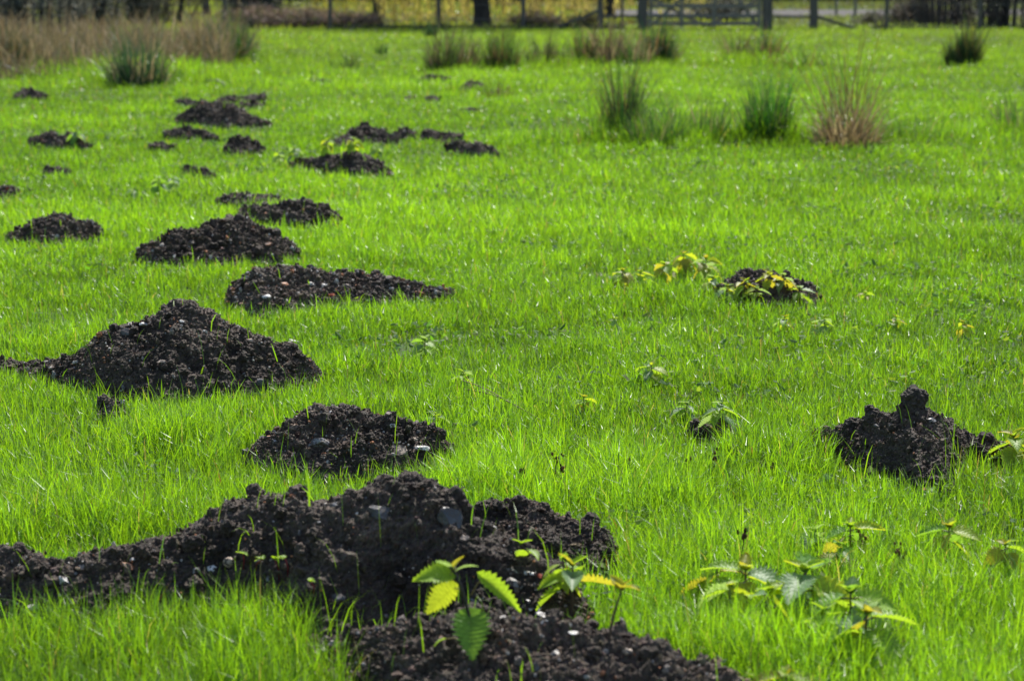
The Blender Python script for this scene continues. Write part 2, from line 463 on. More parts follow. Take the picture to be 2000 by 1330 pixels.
    for _ in range(min(ncl, 70) if d0 < 14 else 0):
        i_ = rng.randint(int(nx * .06), int(nx * .94)); j_ = int(np.clip(rng.normal(.36, .17), .05, .75) * nv)
        R = rng.uniform(.006, .0145) * rng.uniform(.7, 1.15); c0 = pts.reshape(nx, nv, 3)[i_, j_] + [0, 0, R * .25]
        IV, IT = ICO[3] if d0 < 7 else ICO[2]
        q = IV * R * rng.uniform(.75, 1.25, 3) + c0
        VV = q + IV * (R * (.5 * fbm(q / (R * .8), 51, 2) + .3 * fbm(q / (R * .3), 52, 2)))[:, None]
        mb.add(VV, None, IT, soilcol(len(VV), rng, 0) * (1 + .4 * fbm(q / .01, 6, 2)[:, None]) * dry(q))
    for (cx, cy, cr) in clods:
        dY = float(np.interp(cx, px, Yr)); t_ = tdown(cy)
        c0 = np.array([float(xat(cx, cy, dY)), dY, H - dY * t_]); R = cr * dY / F
        IV, IT = ICO[4] if cr * dY / F * 2396 / dY > 6 else ICO[2]
        VV = IV * R
        q = VV + c0
        VV = q + IV * (R * (.34 * fbm(q / (R * .8), 51, 3) + .22 * fbm(q / (R * .28), 52, 2)))[:, None]
        mb.add(VV, None, IT, soilcol(len(VV), rng, -.05) * (1 + .4 * fbm(q / .01, 6, 2)[:, None]))
    o = mb.build(name, M_SOIL)
    HILLS.append((Xc, Yf, Yb, float(Xc[0]), float(Xc[-1]), grassy))
    return tag(o, label, cat, group)

hill('largest dark molehill with twin peaks sprawling across the front left, a nettle growing before it',
     [(-90, 1075), (0, 1066), (60, 1080), (90, 1098), (150, 1092), (190, 1082), (250, 1065), (330, 1045), (370, 1030), (400, 1020), (415, 1003), (440, 994), (480, 984), (520, 976), (560, 974), (600, 982), (635, 994), (655, 985), (672, 975), (705, 966), (740, 958), (790, 955), (850, 966), (880, 984), (905, 1010), (930, 1022), (980, 1044), (1040, 1075), (1090, 1110), (1130, 1150), (1160, 1200)],
     [(-90, 1190), (0, 1192), (200, 1205), (300, 1185), (430, 1180), (560, 1200), (640, 1235), (740, 1232), (830, 1232), (1000, 1230), (1100, 1240), (1160, 1248)], slope=0.80, seed=1, grit=.05, bulge=1.6, bumps=[(793, .86, .10, .085, .036), (535, .95, .12, .07, .007), (775, .34, .085, .085, -.055), (900, .95, .02, .03, .02)])
hill('rounded fine dark molehill joined to the right shoulder of the biggest front one',
     [(895, 1010), (930, 995), (970, 983), (1015, 974), (1060, 986), (1090, 1005), (1140, 1016), (1165, 1030), (1190, 1042), (1198, 1065), (1205, 1090)],
     [(895, 1080), (1000, 1118), (1100, 1120), (1160, 1115), (1205, 1096)], slope=0.62, seed=2, grit=.008)
hill('low foreground spread of crumbly soil cut off by the bottom edge, stones scattered on it',
     [(600, 1250), (690, 1238), (760, 1222), (850, 1210), (930, 1202), (1000, 1200), (1080, 1212), (1140, 1226), (1200, 1240), (1260, 1256), (1330, 1278), (1390, 1300), (1440, 1326), (1475, 1352)],
     [(600, 1275), (700, 1300), (800, 1380), (900, 1420), (1300, 1430), (1475, 1400)], slope=0.44, seed=3, grit=.05, lighter=.3, amp=1.7, bulge=1.15, clods=[(1170, 1262, 17), (1255, 1275, 13), (950, 1222, 12), (1310, 1290, 15), (820, 1232, 12)])
hill('tall peaked dark molehill with a white stone on its right slope, left of centre',
     [(100, 712), (125, 700), (150, 690), (180, 668), (210, 650), (245, 638), (270, 634), (295, 618), (320, 598), (345, 588), (372, 594), (385, 604), (405, 606), (430, 622), (470, 642), (520, 662), (560, 676), (590, 692), (612, 706), (632, 730)],
     [(100, 738), (150, 755), (250, 775), (350, 782), (450, 770), (560, 758), (632, 742)], slope=0.74, seed=4, grit=.07, clods=[(348, 606, 22), (395, 622, 16)], bulge=1.35)
hill('low straight run of soil leading in from the left edge to the tall peaked molehill', 
     [(-80, 706), (0, 703), (20, 702), (45, 708), (80, 706), (110, 704), (135, 708)], [(-80, 726), (30, 728), (135, 734)], seed=5, slope=.5, name='soil_ridge', cat='soil ridge')
hill('tiny clod of earth in the grass below the tall peaked molehill',
     [(192, 800), (203, 782), (222, 780), (236, 790), (250, 806)], [(192, 812), (222, 826), (250, 816)], seed=6, slope=.9, amp=.8)
hill('stony molehill with brown and grey flints at its foot, behind the biggest front one',
     [(480, 880), (505, 862), (530, 846), (555, 832), (575, 818), (595, 806), (620, 801), (650, 803), (668, 795), (700, 800), (716, 812), (742, 812), (756, 818), (790, 828), (820, 833), (852, 842), (860, 862), (885, 872)],
     [(480, 890), (550, 912), (650, 918), (760, 915), (860, 892), (885, 880)], seed=7, slope=.62, amp=1.35, lighter=.15, clods=[(672, 802, 14), (692, 808, 14), (712, 812, 9), (845, 852, 13)], grit=.09)
hill('molehill with an upright round clod on its summit, by the right edge',
     [(1588, 850), (1600, 840), (1625, 838), (1650, 832), (1665, 824), (1690, 812), (1705, 808), (1735, 806), (1755, 798), (1780, 792), (1812, 800), (1830, 818), (1860, 830), (1885, 842), (1905, 850), (1940, 852), (1962, 868), (1985, 880)],
     [(1588, 872), (1640, 905), (1700, 925), (1770, 955), (1830, 945), (1870, 905), (1985, 888)], seed=8, slope=.62, clods=[(1783, 781, 25), (1800, 775, 15), (1708, 818, 20), (1664, 832, 16), (1920, 858, 13)], grit=.02)
hill('small low patch of earth with a red stone, nettle sprig growing on it',
     [(1345, 842), (1370, 830), (1400, 832), (1418, 822), (1436, 832), (1460, 848)], [(1345, 858), (1400, 870), (1460, 862)], seed=9, slope=.6, clods=[(1420, 828, 9)], grit=.03)
hill('wide low gravelly molehill strewn with pale and rusty stones, grass poking through',
     [(445, 565), (470, 545), (500, 530), (530, 526), (580, 524), (630, 528), (680, 540), (730, 536), (770, 540), (800, 552), (840, 562), (885, 566)],
     [(445, 592), (520, 612), (600, 602), (700, 590), (800, 588), (885, 576)], seed=10, slope=.5, grit=.14, grassy=.09, amp=1.5, lighter=.2, clods=[(690, 552, 12), (790, 556, 9)])
hill('broad lumpy molehill overlapping the one with a white stone behind it',
     [(270, 490), (300, 472), (330, 466), (350, 452), (390, 438), (430, 432), (450, 424), (470, 420), (490, 432), (520, 447), (545, 452), (552, 468), (575, 476), (585, 490)],
     [(270, 502), (350, 516), (450, 514), (550, 510), (585, 498)], seed=12, slope=.6, amp=1.4, grassy=.02, clods=[(468, 430, 12), (540, 456, 10)], grit=.07)
hill('dark flat-topped molehill topped by a bright white stone',
     [(466, 412), (500, 402), (540, 402), (570, 392), (590, 390), (612, 400), (630, 398), (650, 410), (670, 428)],
     [(466, 424), (530, 440), (600, 448), (670, 436)], seed=13, slope=.6, amp=1.4, grassy=.02, clods=[(630, 404, 8)])
hill('thin greyish strip of earth just behind the white-stone molehill',
     [(430, 388), (450, 380), (480, 377), (520, 380), (552, 386)], [(430, 396), (490, 404), (552, 396)], seed=14, slope=.5, grassy=.08, grit=.12, lighter=.3)
hill('round-backed molehill near the left edge with pale chips along its foot',
     [(15, 462), (45, 442), (60, 430), (80, 424), (112, 418), (140, 423), (160, 433), (176, 430), (192, 440), (198, 456)],
     [(15, 472), (80, 478), (140, 476), (198, 468)], seed=15, slope=.6, amp=1.4, grit=.09, clods=[(178, 437, 8)])
hill('small molehill cut by the left edge with a rusty stone on it',
     [(-35, 372), (0, 368), (15, 361), (30, 365), (38, 376)], [(-35, 384), (10, 388), (38, 384)], seed=16, slope=.6, clods=[(22, 367, 6)])
FAR = [
    ('long dark molehill with weeds growing at its left end and behind it', [(565, 322), (600, 309), (640, 305), (680, 298), (712, 302), (740, 316), (768, 338)], [(565, 328), (620, 336), (700, 348), (768, 346)]),
    ('molehill directly behind the weedy long one, peaked in the middle', [(630, 284), (660, 270), (690, 251), (706, 243), (730, 249), (762, 262), (778, 272)], [(630, 290), (700, 282), (778, 280)]),
    ('small spill of earth right of the peaked molehill', [(770, 258), (785, 252), (800, 253), (814, 260)], [(770, 267), (814, 268)]),
    ('twin-lobed low molehill standing alone right of the small spill', [(822, 260), (840, 252), (852, 255), (866, 259), (882, 257), (904, 264)], [(822, 270), (904, 272)]),
    ('narrow slanting molehill furthest right of the middle-distance ones', [(870, 286), (892, 278), (915, 281), (940, 279), (962, 289), (975, 300)], [(870, 293), (930, 303), (975, 308)]),
    ('widest molehill of the far left cluster, broad and dark', [(342, 230), (368, 215), (390, 204), (420, 200), (452, 204), (478, 216), (500, 228), (530, 241)], [(342, 238), (420, 246), (480, 250), (530, 247)]),
    ('thin dark ridge of earth behind the broad far left molehill, to its right', [(422, 194), (445, 187), (470, 189), (500, 186), (520, 187)], [(422, 203), (520, 199)]),
    ('thin dark ridge of earth behind the broad far left molehill, to its left', [(342, 196), (365, 193), (390, 198), (412, 200)], [(342, 203), (412, 208)]),
    ('short thin crumb line between the far left ridge and the broad molehill', [(468, 204), (492, 200), (518, 202)], [(468, 210), (518, 209)]),
    ('row of small soil lumps in front of the broad far left molehill', [(320, 258), (345, 251), (368, 249), (382, 254), (400, 256), (428, 268)], [(320, 267), (380, 271), (428, 276)]),
    ('compact cone-shaped molehill below the broad far left one', [(438, 288), (452, 272), (474, 267), (500, 278), (516, 289)], [(438, 300), (516, 298)]),
    ('faint low soil patch left of the compact cone-shaped molehill', [(290, 281), (318, 278), (345, 286)], [(290, 291), (345, 294)]),
    ('short slanting line of soil lumps in open grass below the cone-shaped molehill', [(355, 328), (370, 322), (388, 330), (405, 331), (424, 343)], [(355, 337), (390, 345), (424, 352)]),
    ('dark molehill near the left edge with pale weeds on its right end', [(56, 270), (78, 265), (102, 257), (112, 266), (135, 263), (158, 272), (180, 284)], [(56, 279), (120, 290), (180, 292)]),
    ('small dark molehill just below the brown rush bed at far left', [(30, 182), (52, 174), (72, 178), (92, 184)], [(30, 191), (92, 191)]),
    ('thin soil streak far off right of the brown rush bed', [(602, 157), (625, 154), (652, 157)], [(602, 162), (652, 162)]),
    ('dark far molehill just below the leftmost far rush tufts', [(824, 152), (836, 146), (852, 148), (878, 152)], [(824, 159), (878, 159)]),
    ('far molehill with dry stems at its right, under the rush tufts', [(898, 170), (912, 160), (930, 158), (955, 166)], [(898, 178), (955, 174)]),
    ('tiny far soil spot, right one of a close pair', [(832, 190), (844, 187), (860, 191)], [(832, 195), (860, 195)]),
    ('tiny far soil spot, left one of a close pair', [(790, 191), (800, 187), (808, 191)], [(790, 195), (808, 195)]),
    ('tiny thin soil streak below the close pair of far soil spots', [(902, 214), (918, 211), (936, 213)], [(902, 219), (936, 218)]),
    ('faint earth patch at the left, between the cut-off and the weedy dark molehill', [(85, 329), (108, 326), (140, 331)], [(85, 336), (140, 337)]),
    ('brownish far soil patch at the right end of the brown rush bed', [(478, 117), (490, 113), (504, 120)], [(478, 124), (504, 125)]),
]
for k, (lb, tp, ft) in enumerate(FAR):
    hill(lb, tp, ft, seed=20 + k, slope=.6, amp=1.2, grit=.03, grass=.03)

# ------------------------------------------------------------------ stones on the heaps
allV = []; allF = []; n0 = 0
for V_, Q_ in SURF:
    allV.append(V_); allF.append(Q_ + n0); n0 += len(V_)
bvh = BVHTree.FromPolygons(np.vstack(allV).tolist(), np.vstack(allF).tolist())
def surf(px, py):
    d = ray(px, py)
    r = bvh.ray_cast(Vector((0, 0, H)), Vector(d))
    if r[0] is not None: return np.array(r[0])
    x, y = gpt(px, py, 0.03)
    return np.array([x, y, float(gz(x, y)[0]) + .02])
def stone(px, py, wpx, hpx, kind, label, seed, flat=1.0, tilt=0.0):
    rng = np.random.RandomState(500 + seed)
    p = surf(px, py); d = p[1]
    rw, rh = wpx * d / F / 2, hpx * d / F / 2
    IV, _T = ICO[4]
    V = IV.copy()
    for _ in range(16):                      # knock flat facets off, like broken flint
        a = rng.normal(size=3); a /= np.linalg.norm(a); h = rng.uniform(.5, .88)
        dd = V @ a; V -= np.clip(dd - h, 0, None)[:, None] * a[None]
    V *= 1 + 0.09 * fbm(IV * 1.7 + seed, seed, 3)[:, None] + .03 * fbm(IV * 7 + seed, seed, 2)[:, None]
    V /= np.abs(V).max(0)
    V *= np.array([rw, rw * .8 * flat, rh])
    a = tilt + rng.uniform(-.12, .12); c, s = math.cos(a), math.sin(a)
    V = np.stack([V[:, 0] * c - V[:, 2] * s, V[:, 1], V[:, 0] * s + V[:, 2] * c], 1)
    me = make_mesh('stone', V, None, _T, smooth=False)
    o = link('stone', me, STONE[kind])
    o.location = p + np.array([0, rh * .15, -rh * .3])
    tag(o, label, 'stone', 'stones on the molehills'); return o
STONES = [
    (655, 987, 36, 50, 'grey', 'pale grey pointed flint standing in the dip between the twin peaks', 1, -.5),
    (615, 1004, 24, 12, 'white', 'small white stone chip just left of the pointed flint in the dip', 1, -.5),
    (742, 1000, 64, 46, 'dark', 'smooth dark grey flint jutting from the left of the biggest summit', 1, .3),
    (880, 1008, 58, 60, 'dark', 'large dark grey flint on the right shoulder of the biggest summit', 1, -.2),
    (126, 1130, 36, 26, 'white', 'white oval stone low on the far left end of the front molehill', 1, -.4),
    (112, 1092, 16, 12, 'white', 'small white pebble above the white oval stone at the left', 1, 0),
    (246, 1105, 36, 18, 'orange', 'orange brown stone on the left arm of the front molehill', 1, -.2),
    (258, 1091, 15, 10, 'white', 'tiny bright pebble above the orange brown stone', 1, 0),
    (296, 1076, 18, 16, 'grey', 'grey pebble right of the orange brown stone, higher up', 1, 0),
    (412, 1109, 32, 20, 'white', 'cream stone low on the front molehill, left of its centre', 1, .1),
    (450, 1094, 36, 22, 'tan', 'tan curved stone beside the low cream stone', 1, -.3),
    (382, 1112, 22, 16, 'grey', 'grey stone immediately left of the low cream stone', 1, 0),
    (508, 1095, 26, 16, 'tan', 'brownish pebble near the red seedling stems', 1, 0),
    (526, 1128, 16, 16, 'grey', 'small pale grey pebble under the red seedling stems', 1, 0),
    (662, 1166, 34, 30, 'dark', 'dark flint at the foot of the front molehill left of the shaded hollow', 1, -.7),
    (1009, 1138, 46, 20, 'grey', 'pale angular flint with a bright edge, right of the front nettle', 1, -.5),
    (1000, 1112, 34, 20, 'grey', 'rounded pale grey stone above the angular flint', 1, -.2),
    (1036, 1118, 28, 9, 'white', 'flat cream stone sliver right of the rounded pale stone', 1, -.1),
    (1056, 1125, 16, 10, 'red', 'rust red chip at the end of the cream sliver', 1, -.4),
    (930, 1176, 38, 20, 'grey', 'pale wedge-shaped stone directly behind the front nettle stem', 1, -.5),
    (1060, 1206, 44, 26, 'grey', 'pale lumpy stone on the low foreground soil, upper right part', 1, -.4),
    (982, 1232, 22, 12, 'white', 'small white stone right of the front nettle\'s lowest leaf', 1, .5),
    (1085, 1276, 30, 20, 'grey', 'grey stone in the middle of the low foreground soil', 1, .2),
    (1124, 1236, 30, 8, 'white', 'flat white sliver at the back edge of the low foreground soil', 1, 0),
    (1045, 1300, 22, 26, 'dark', 'dark upright stone near the bottom edge in the foreground soil', 1, 0),
    (1228, 1270, 26, 14, 'tan', 'tan pebble on the right rim of the foreground soil', 1, 0),
    (1395, 1322, 40, 26, 'tan', 'brown stone at the right tip of the foreground soil', 1, 0),
    (620, 862, 52, 28, 'grey', 'large grey-brown flint slab in the front of the stony molehill', 1, -.1),
    (776, 880, 44, 38, 'tan', 'big pinkish brown stone at the right foot of the stony molehill', 1, .15),
    (809, 858, 22, 18, 'tan', 'tan stone above and right of the big pinkish brown one', 1, 0),
    (822, 874, 38, 12, 'white', 'long pale stone lying right of the big pinkish brown one', 1, .05),
    (749, 809, 15, 13, 'white', 'white pebble on the right crest of the stony molehill', 1, .3),
    (645, 804, 12, 7, 'white', 'tiny white chip on the top of the stony molehill', 1, 0),
    (538, 862, 18, 10, 'white', 'white pebble on the left slope of the stony molehill', 1, 0),
    (528, 853, 28, 10, 'orange', 'orange flat stone on the left slope of the stony molehill', 1, 0),
    (766, 830, 14, 9, 'white', 'pale pebble halfway down the right of the stony molehill', 1, 0),
    (572, 664, 26, 24, 'white', 'white knobbly stone sitting on the right slope of the tall peaked molehill', 1, .2),
    (400, 648, 13, 12, 'white', 'small round white pebble right of the middle of the tall peaked molehill', 1, 0),
    (281, 632, 26, 9, 'white', 'thin pale stone high on the left slope of the tall peaked molehill', 1, 0),
    (250, 648, 40, 26, 'dark', 'dark grey flat flint on the left slope of the tall peaked molehill', 1, .1),
    (355, 627, 16, 6, 'white', 'narrow white chip just below the summit of the tall peaked molehill', 1, 0),
    (490, 665, 26, 12, 'tan', 'tan stone on the sunny right slope of the tall peaked molehill', 1, -.3),
    (552, 556, 26, 16, 'orange', 'rusty stone on the left of the gravelly molehill', 1, 0),
    (607, 554, 17, 9, 'white', 'left white pebble of two on the gravelly molehill', 1, 0),
    (633, 556, 15, 8, 'white', 'right white pebble of two on the gravelly molehill', 1, 0),
    (520, 580, 24, 14, 'white', 'pale stone low on the left of the gravelly molehill', 1, 0),
    (648, 577, 22, 12, 'red', 'reddish brown stone low in the middle of the gravelly molehill', 1, 0),
    (568, 484, 18, 12, 'white', 'pale stone at the right foot of the broad lumpy molehill', 1, 0),
    (524, 477, 14, 8, 'orange', 'orange pebble on the right of the broad lumpy molehill', 1, 0),
    (374, 473, 20, 12, 'tan', 'tan stone on the left of the broad lumpy molehill', 1, .3),
    (577, 389, 18, 11, 'white', 'bright white stone crowning the flat-topped molehill', 1, 0),
    (125, 426, 10, 6, 'white', 'white pebble on top of the round-backed left molehill', 1, 0),
    (12, 368, 12, 6, 'red', 'rusty red stone on the molehill cut by the left edge', 1, 0),
    (1393, 834, 13, 9, 'red', 'brick red stone on the small low patch of earth', 1, 0),
    (1820, 819, 26, 14, 'grey', 'smooth grey stone right of the upright clod', 1, -.2),
    (1716, 832, 24, 13, 'grey', 'left grey stone of two below the upright clod', 1, -.2),
    (1744, 834, 18, 18, 'grey', 'right grey stone of two below the upright clod', 1, 0),
]
for k, (px, py, ww, hh, kd, lb, fl, tl) in enumerate(STONES):
    stone(px, py, ww, hh, kd, lb, k, fl, tl)

# ------------------------------------------------------------------ grass
rng = np.random.RandomState(7)
def in_hill(X, Y, pad=0.0):
    r = np.zeros(len(X), bool); hz = np.zeros(len(X))
    front = np.full(len(X), 9.0)
    for Xc, Yf, Yb, x0, x1, gp in HILLS:
        s = (X > x0) & (X < x1)
        if not s.any(): continue
        yf = np.interp(X[s], Xc, Yf); yb = np.interp(X[s], Xc, Yb)
        r[s] |= (Y[s] > yf - pad) & (Y[s] < yb - .015) & ~(rng.rand(s.sum()) < gp) & ~((Y[s] < yf + .07) & (rng.rand(s.sum()) < .16))
        dd = np.where(Y[s] < yf, yf - Y[s], 9.0)
        front[s] = np.minimum(front[s], dd)
    return r, front
TUFTS = [(1520, 925, .13, .09), (1475, 900, .07, .07), (970, 985, .12, .06), (60, 1050, .2, .05), (300, 1050, .14, .05), (1400, 1310, .10, .08), (1560, 1330, .1, .06), (1250, 1290, .10, .06),
         (1250, 960, .2, .03), (860, 820, .1, .05), (400, 770, .2, .03), (690, 730, .1, .04), (150, 1290, .2, .04), (420, 1290, .25, .04), (640, 1300, .15, .05),
         (1680, 900, .12, .05), (1850, 960, .12, .05), (1960, 1000, .15, .04), (1280, 420, .5, .05), (1700, 380, .8, .04), (1100, 1190, .05, .04), (1330, 1130, .2, .05), (40, 700, .3, .03), (600, 480, .2, .02), (1900, 480, .4, .05), (1350, 600, .3, .04), (270, 165, 1.0, .12), (400, 150, 1.4, .1), (680, 130, 1., .05),
         (1215, 284, .3, .13), (1280, 288, .35, .13), (1380, 284, .3, .12), (1450, 280, .35, .10), (1500, 284, .25, .08), (1740, 284, .4, .13), (1610, 284, .4, .09), (1110, 284, .5, .10), (1985, 272, .4, .13), (1860, 275, .5, .07), (1560, 280, .4, .11), (1330, 276, .3, .12), (60, 150, .8, .12), (150, 152, .8, .12), (350, 158, .9, .13), (470, 130, .7, .12), (240, 158, .8, .1), (1850, 930, .08, .06), (1625, 905, .08, .06), (230, 790, .08, .05), (1010, 590, .2, .04), (750, 520, .2, .04), (1150, 700, .15, .03), (1450, 760, .15, .04), (1800, 700, .2, .04), (330, 880, .15, .035), (120, 880, .12, .04), (1300, 1010, .1, .05), (1850, 1200, .12, .05), (1560, 1120, .08, .04), (880, 140, .5, .13), (980, 142, .45, .13), (1070, 136, .45, .12), (1160, 134, .6, .12), (1260, 134, .5, .1), (1450, 130, .6, .13), (1540, 134, .8, .12), (1880, 130, .35, .06), (930, 180, .5, .09), (1350, 130, .8, .05)]
TW = [(*gpt(a, b), r, h * .85) for a, b, r, h in TUFTS]
def field(ncand, d0, d1, seg, dens_ref, expo, wref, lref):
    # depth drawn so that the number of blades per square metre falls with distance
    u = rng.rand(ncand)
    dd = np.linspace(d0, d1, 400)
    half = 0.235 * dd + 0.55
    pdf = dd ** (-expo) * half; cdf = np.cumsum(pdf); cdf /= cdf[-1]
    Y = np.interp(u, cdf, dd)
    X = rng.uniform(-1, 1, ncand) * (0.235 * Y + 0.55)
    keep = (np.abs(X) < 0.222 * Y + .1) | (rng.rand(ncand) < .5)
    X, Y = X[keep], Y[keep]
    cl = n2(X, Y, .075, 41, 2); big = n2(X, Y, .5, 42, 2); far = n2(X, Y, 2.6, 43, 2)
    keep = rng.rand(len(X)) < np.clip(.66 + .85 * cl + .35 * big, .10, 1)
    X, Y, cl, big, far = X[keep], Y[keep], cl[keep], big[keep], far[keep]
    ih, fr = in_hill(X, Y)
    keep = ~ih | (rng.rand(len(X)) < .010)
    X, Y, cl, big, far, fr, ih = (a[keep] for a in (X, Y, cl, big, far, fr, ih))
    n = len(X)
    Z = gz(X, Y) - .003
    if ih.any():
        for k in np.nonzero(ih)[0]:
            r = bvh.ray_cast(Vector((X[k], Y[k], 2)), Vector((0, 0, -1)))
            if r[0] is not None: Z[k] = r[0].z - .004
    L = lref * np.clip(rng.normal(.86, .30, n), .3, 1.9) * (1 + .6 * big + .45 * cl + .3 * far)
    tall = rng.rand(n) < .03
    L[tall] *= 1.35
    tuft = np.zeros(n)
    for tx_, ty_, tr, th in TW:
        tuft += th * np.exp(-((X - tx_) ** 2 + (Y - ty_) ** 2) / tr ** 2 / .8)
    L = L + tuft * rng.uniform(.6, 1.2, n)
    # grass is thin and short where fresh soil has been thrown up
    nearf = fr < .12
    L = np.where(nearf & (tuft < .02), np.minimum(L, rng.uniform(.028, .065, n) + np.where(rng.rand(n) < .2, .03, 0)), L)
    L = np.maximum(L, .018)
    W = wref * np.clip(rng.normal(1, .3, n), .5, 2.2) * (Y / 6) ** np.where(Y > 11, .72, .85) * (1 + .3 * tuft) 
    W = np.where(rng.rand(n) < .04, W * 1.6, W)
    az = rng.uniform(0, 2 * math.pi, n)
    th0 = np.abs(rng.normal(0, .30, n)); th1 = np.abs(rng.normal(.5, .6, n))
    flop = rng.rand(n) < .12
    th1[flop] = rng.uniform(1.1, 1.9, flop.sum())
    # colour: fresh spring green, some blades yellower, some bluish, few straw coloured
    g = np.array([.092, .234, .011])[None] * rng.uniform(.62, 1.2, n)[:, None] * (1 + .30 * cl + .42 * big + .30 * far + .18 * n2(X, Y, 1.1, 48, 2))[:, None]
    ye = rng.rand(n)[:, None] * .9 + .25 * big[:, None] + .2 * far[:, None]
    g = g * (1 + np.array([.55, .18, -.1]) * np.clip(ye, 0, 1.2))
    bl = rng.rand(n) < .10
    g[bl] = g[bl] * [.75, .8, 3.2]
    st = rng.rand(n) < .018
    g[st] = np.array([.27, .27, .10]) * rng.uniform(.6, 1.1, st.sum())[:, None]
    fx = np.clip((Y - 18) / 30, 0, 1)[:, None]
    g = g * (1 - .25 * fx) + fx * np.array([.042, .034, .016])
    rm = rng.rand(n) < .002
    g[rm] = [.12, .08, .03]
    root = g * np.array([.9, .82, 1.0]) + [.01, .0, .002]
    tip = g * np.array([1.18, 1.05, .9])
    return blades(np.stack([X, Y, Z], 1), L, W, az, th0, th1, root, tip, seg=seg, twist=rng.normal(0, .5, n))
mb = MB()
for args in ((270000, 3.3, 6.0, 3, 0, .3, .0026, .060), (460000, 6.0, 11.0, 3, 0, 1.6, .0025, .054), (430000, 11.0, 22.0, 2, 0, 1.6, .0030, .054), (420000, 22.0, 49.0, 2, 0, 1.9, .0030, .066)):
    V, Q, T, Cc = field(*args)
    mb.add(V, Q, T, Cc)
g_o = mb.build('grass', M_GRASS)
tag(g_o, 'bright green spring grass covering the meadow', 'grass', kind='stuff')
del mb

# small broad-leaved herbs and clover in the turf, past counting
n = 26000
Y = np.interp(rng.rand(n), np.linspace(0, 1, 50), 3.4 + 14 * np.linspace(0, 1, 50) ** 1.3)
X = rng.uniform(-1, 1, n) * (.235 * Y + .4)
k = (n2(X, Y, .45, 91, 2) > .10) & ~in_hill(X, Y)[0]
X, Y = X[k], Y[k]; n = len(X)
sz = rng.uniform(.005, .012, n) * (Y / 6) ** .4
ctr = np.stack([X, Y, gz(X, Y) + rng.uniform(.022, .05, n)], 1)
a = rng.uniform(0, 6.28, n); tl = rng.normal(0, .35, (n, 2))
d1 = np.stack([np.cos(a), np.sin(a), tl[:, 0]], 1) * sz[:, None]; d2 = np.stack([-np.sin(a), np.cos(a), tl[:, 1]], 1) * (sz * .62)[:, None]
ang = np.arange(6) * math.pi / 3
V = ctr[:, None] + d1[:, None] * np.cos(ang)[None, :, None] + d2[:, None] * np.sin(ang)[None, :, None]
V[:, 0, 2] += sz * .3; V[:, 3, 2] += sz * .3
b = (np.arange(n) * 6)[:, None]
Q = np.concatenate([b + np.array([[0, 1, 2, 3]]), b + np.array([[0, 3, 4, 5]])])
c = np.array([(.07, .17, .02), (.10, .19, .03), (.055, .13, .03), (.14, .2, .03)])[rng.randint(0, 4, n)] * rng.uniform(.7, 1.2, n)[:, None]
mb = MB(); mb.add(V.reshape(-1, 3), Q, None, np.repeat(c, 6, 0))
tag(mb.build('clover', M_CLOVER), 'patches of small round-leaved clover and herbs low in the meadow turf', 'clover', kind='stuff')

# rough yellowish grass beyond the fence
n = 60000
X = rng.uniform(-17, 17, n); Y = rng.uniform(47.2, 100, n)
keep = ~((X > 2.2) & (Y > 60.8) & (Y < 72.2)); X, Y = X[keep], Y[keep]; n = len(X)
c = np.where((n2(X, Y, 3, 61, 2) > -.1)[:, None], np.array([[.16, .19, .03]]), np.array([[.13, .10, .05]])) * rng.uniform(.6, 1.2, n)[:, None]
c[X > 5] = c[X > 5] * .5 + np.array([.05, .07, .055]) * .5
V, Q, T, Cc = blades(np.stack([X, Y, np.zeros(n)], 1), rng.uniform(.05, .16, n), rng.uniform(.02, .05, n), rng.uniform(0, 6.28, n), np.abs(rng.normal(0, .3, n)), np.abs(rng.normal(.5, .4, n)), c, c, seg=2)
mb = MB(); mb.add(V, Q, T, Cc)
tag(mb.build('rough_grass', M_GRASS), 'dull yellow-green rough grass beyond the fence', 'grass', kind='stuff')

# ------------------------------------------------------------------ nettles
def leaf_mesh(L, W, fold, droop, col, seed, rows=34, teeth=9, curl=0.0):
    """heart-shaped saw-edged leaf, stalk at the origin, growing along +X"""
    r = np.random.RandomState(seed)
    V = []; U = []; cols = []
    cs = np.array([-1, -.66, -.33, 0, .33, .66, 1.])
    for i in range(rows + 1):
        u = i / rows
        w = (np.sin(math.pi * min(1, u ** .62)) ** .85 * (1 - .32 * u) * 1.12) if 0 < u < 1 else 0
        ph = (u * teeth) % 1
        saw = 1 - .42 * ph if .06 < u < .97 else 1
        for cc in cs:
            e = abs(cc)
            ww = W / 2 * w * (saw if e == 1 else (1 - .10 * ph * e))
            back = -.16 * L * e ** 2 * (1 - u) ** 3                # cordate base
            fwd = .055 * L * e ** 3 * (1 if e == 1 else .3) * (1 - ph) * (0 < u < .97)
            x = u * L + back + fwd
            y = cc * ww
            z = fold * abs(y) - droop * L * u ** 2 + .02 * L * math.sin(u * teeth * 2 * math.pi) * e * (1 - u) + curl * (e ** 2) * W * .2
            V.append((x, y, z)); U.append((u, .5 + cc * .5))
            cols.append(np.array(col) * (1 + .10 * r.normal()))
    V = np.array(V)
    V[:, 2] += .012 * L * fbm(V / (L * .25) + seed, seed, 2)
    n = len(cs); i = np.arange(rows)[:, None] * n; j = np.arange(n - 1)[None]
    Q = np.stack([i + j, i + n + j, i + n + j + 1, i + j + 1], -1).reshape(-1, 4)
    return make_mesh('leaf', V, Q, col=np.clip(np.array(cols), 0, 1), smooth=True, uv=np.array(U))
LEAFC = {'yel': (.27, .36, .03), 'lime': (.20, .34, .03), 'gold': (.27, .28, .035), 'green': (.13, .27, .04), 'deep': (.03, .085, .03), 'silver': (.17, .28, .13)}  # silver puts the sky's sheen on leaves into a paler colour
LEAF = {}
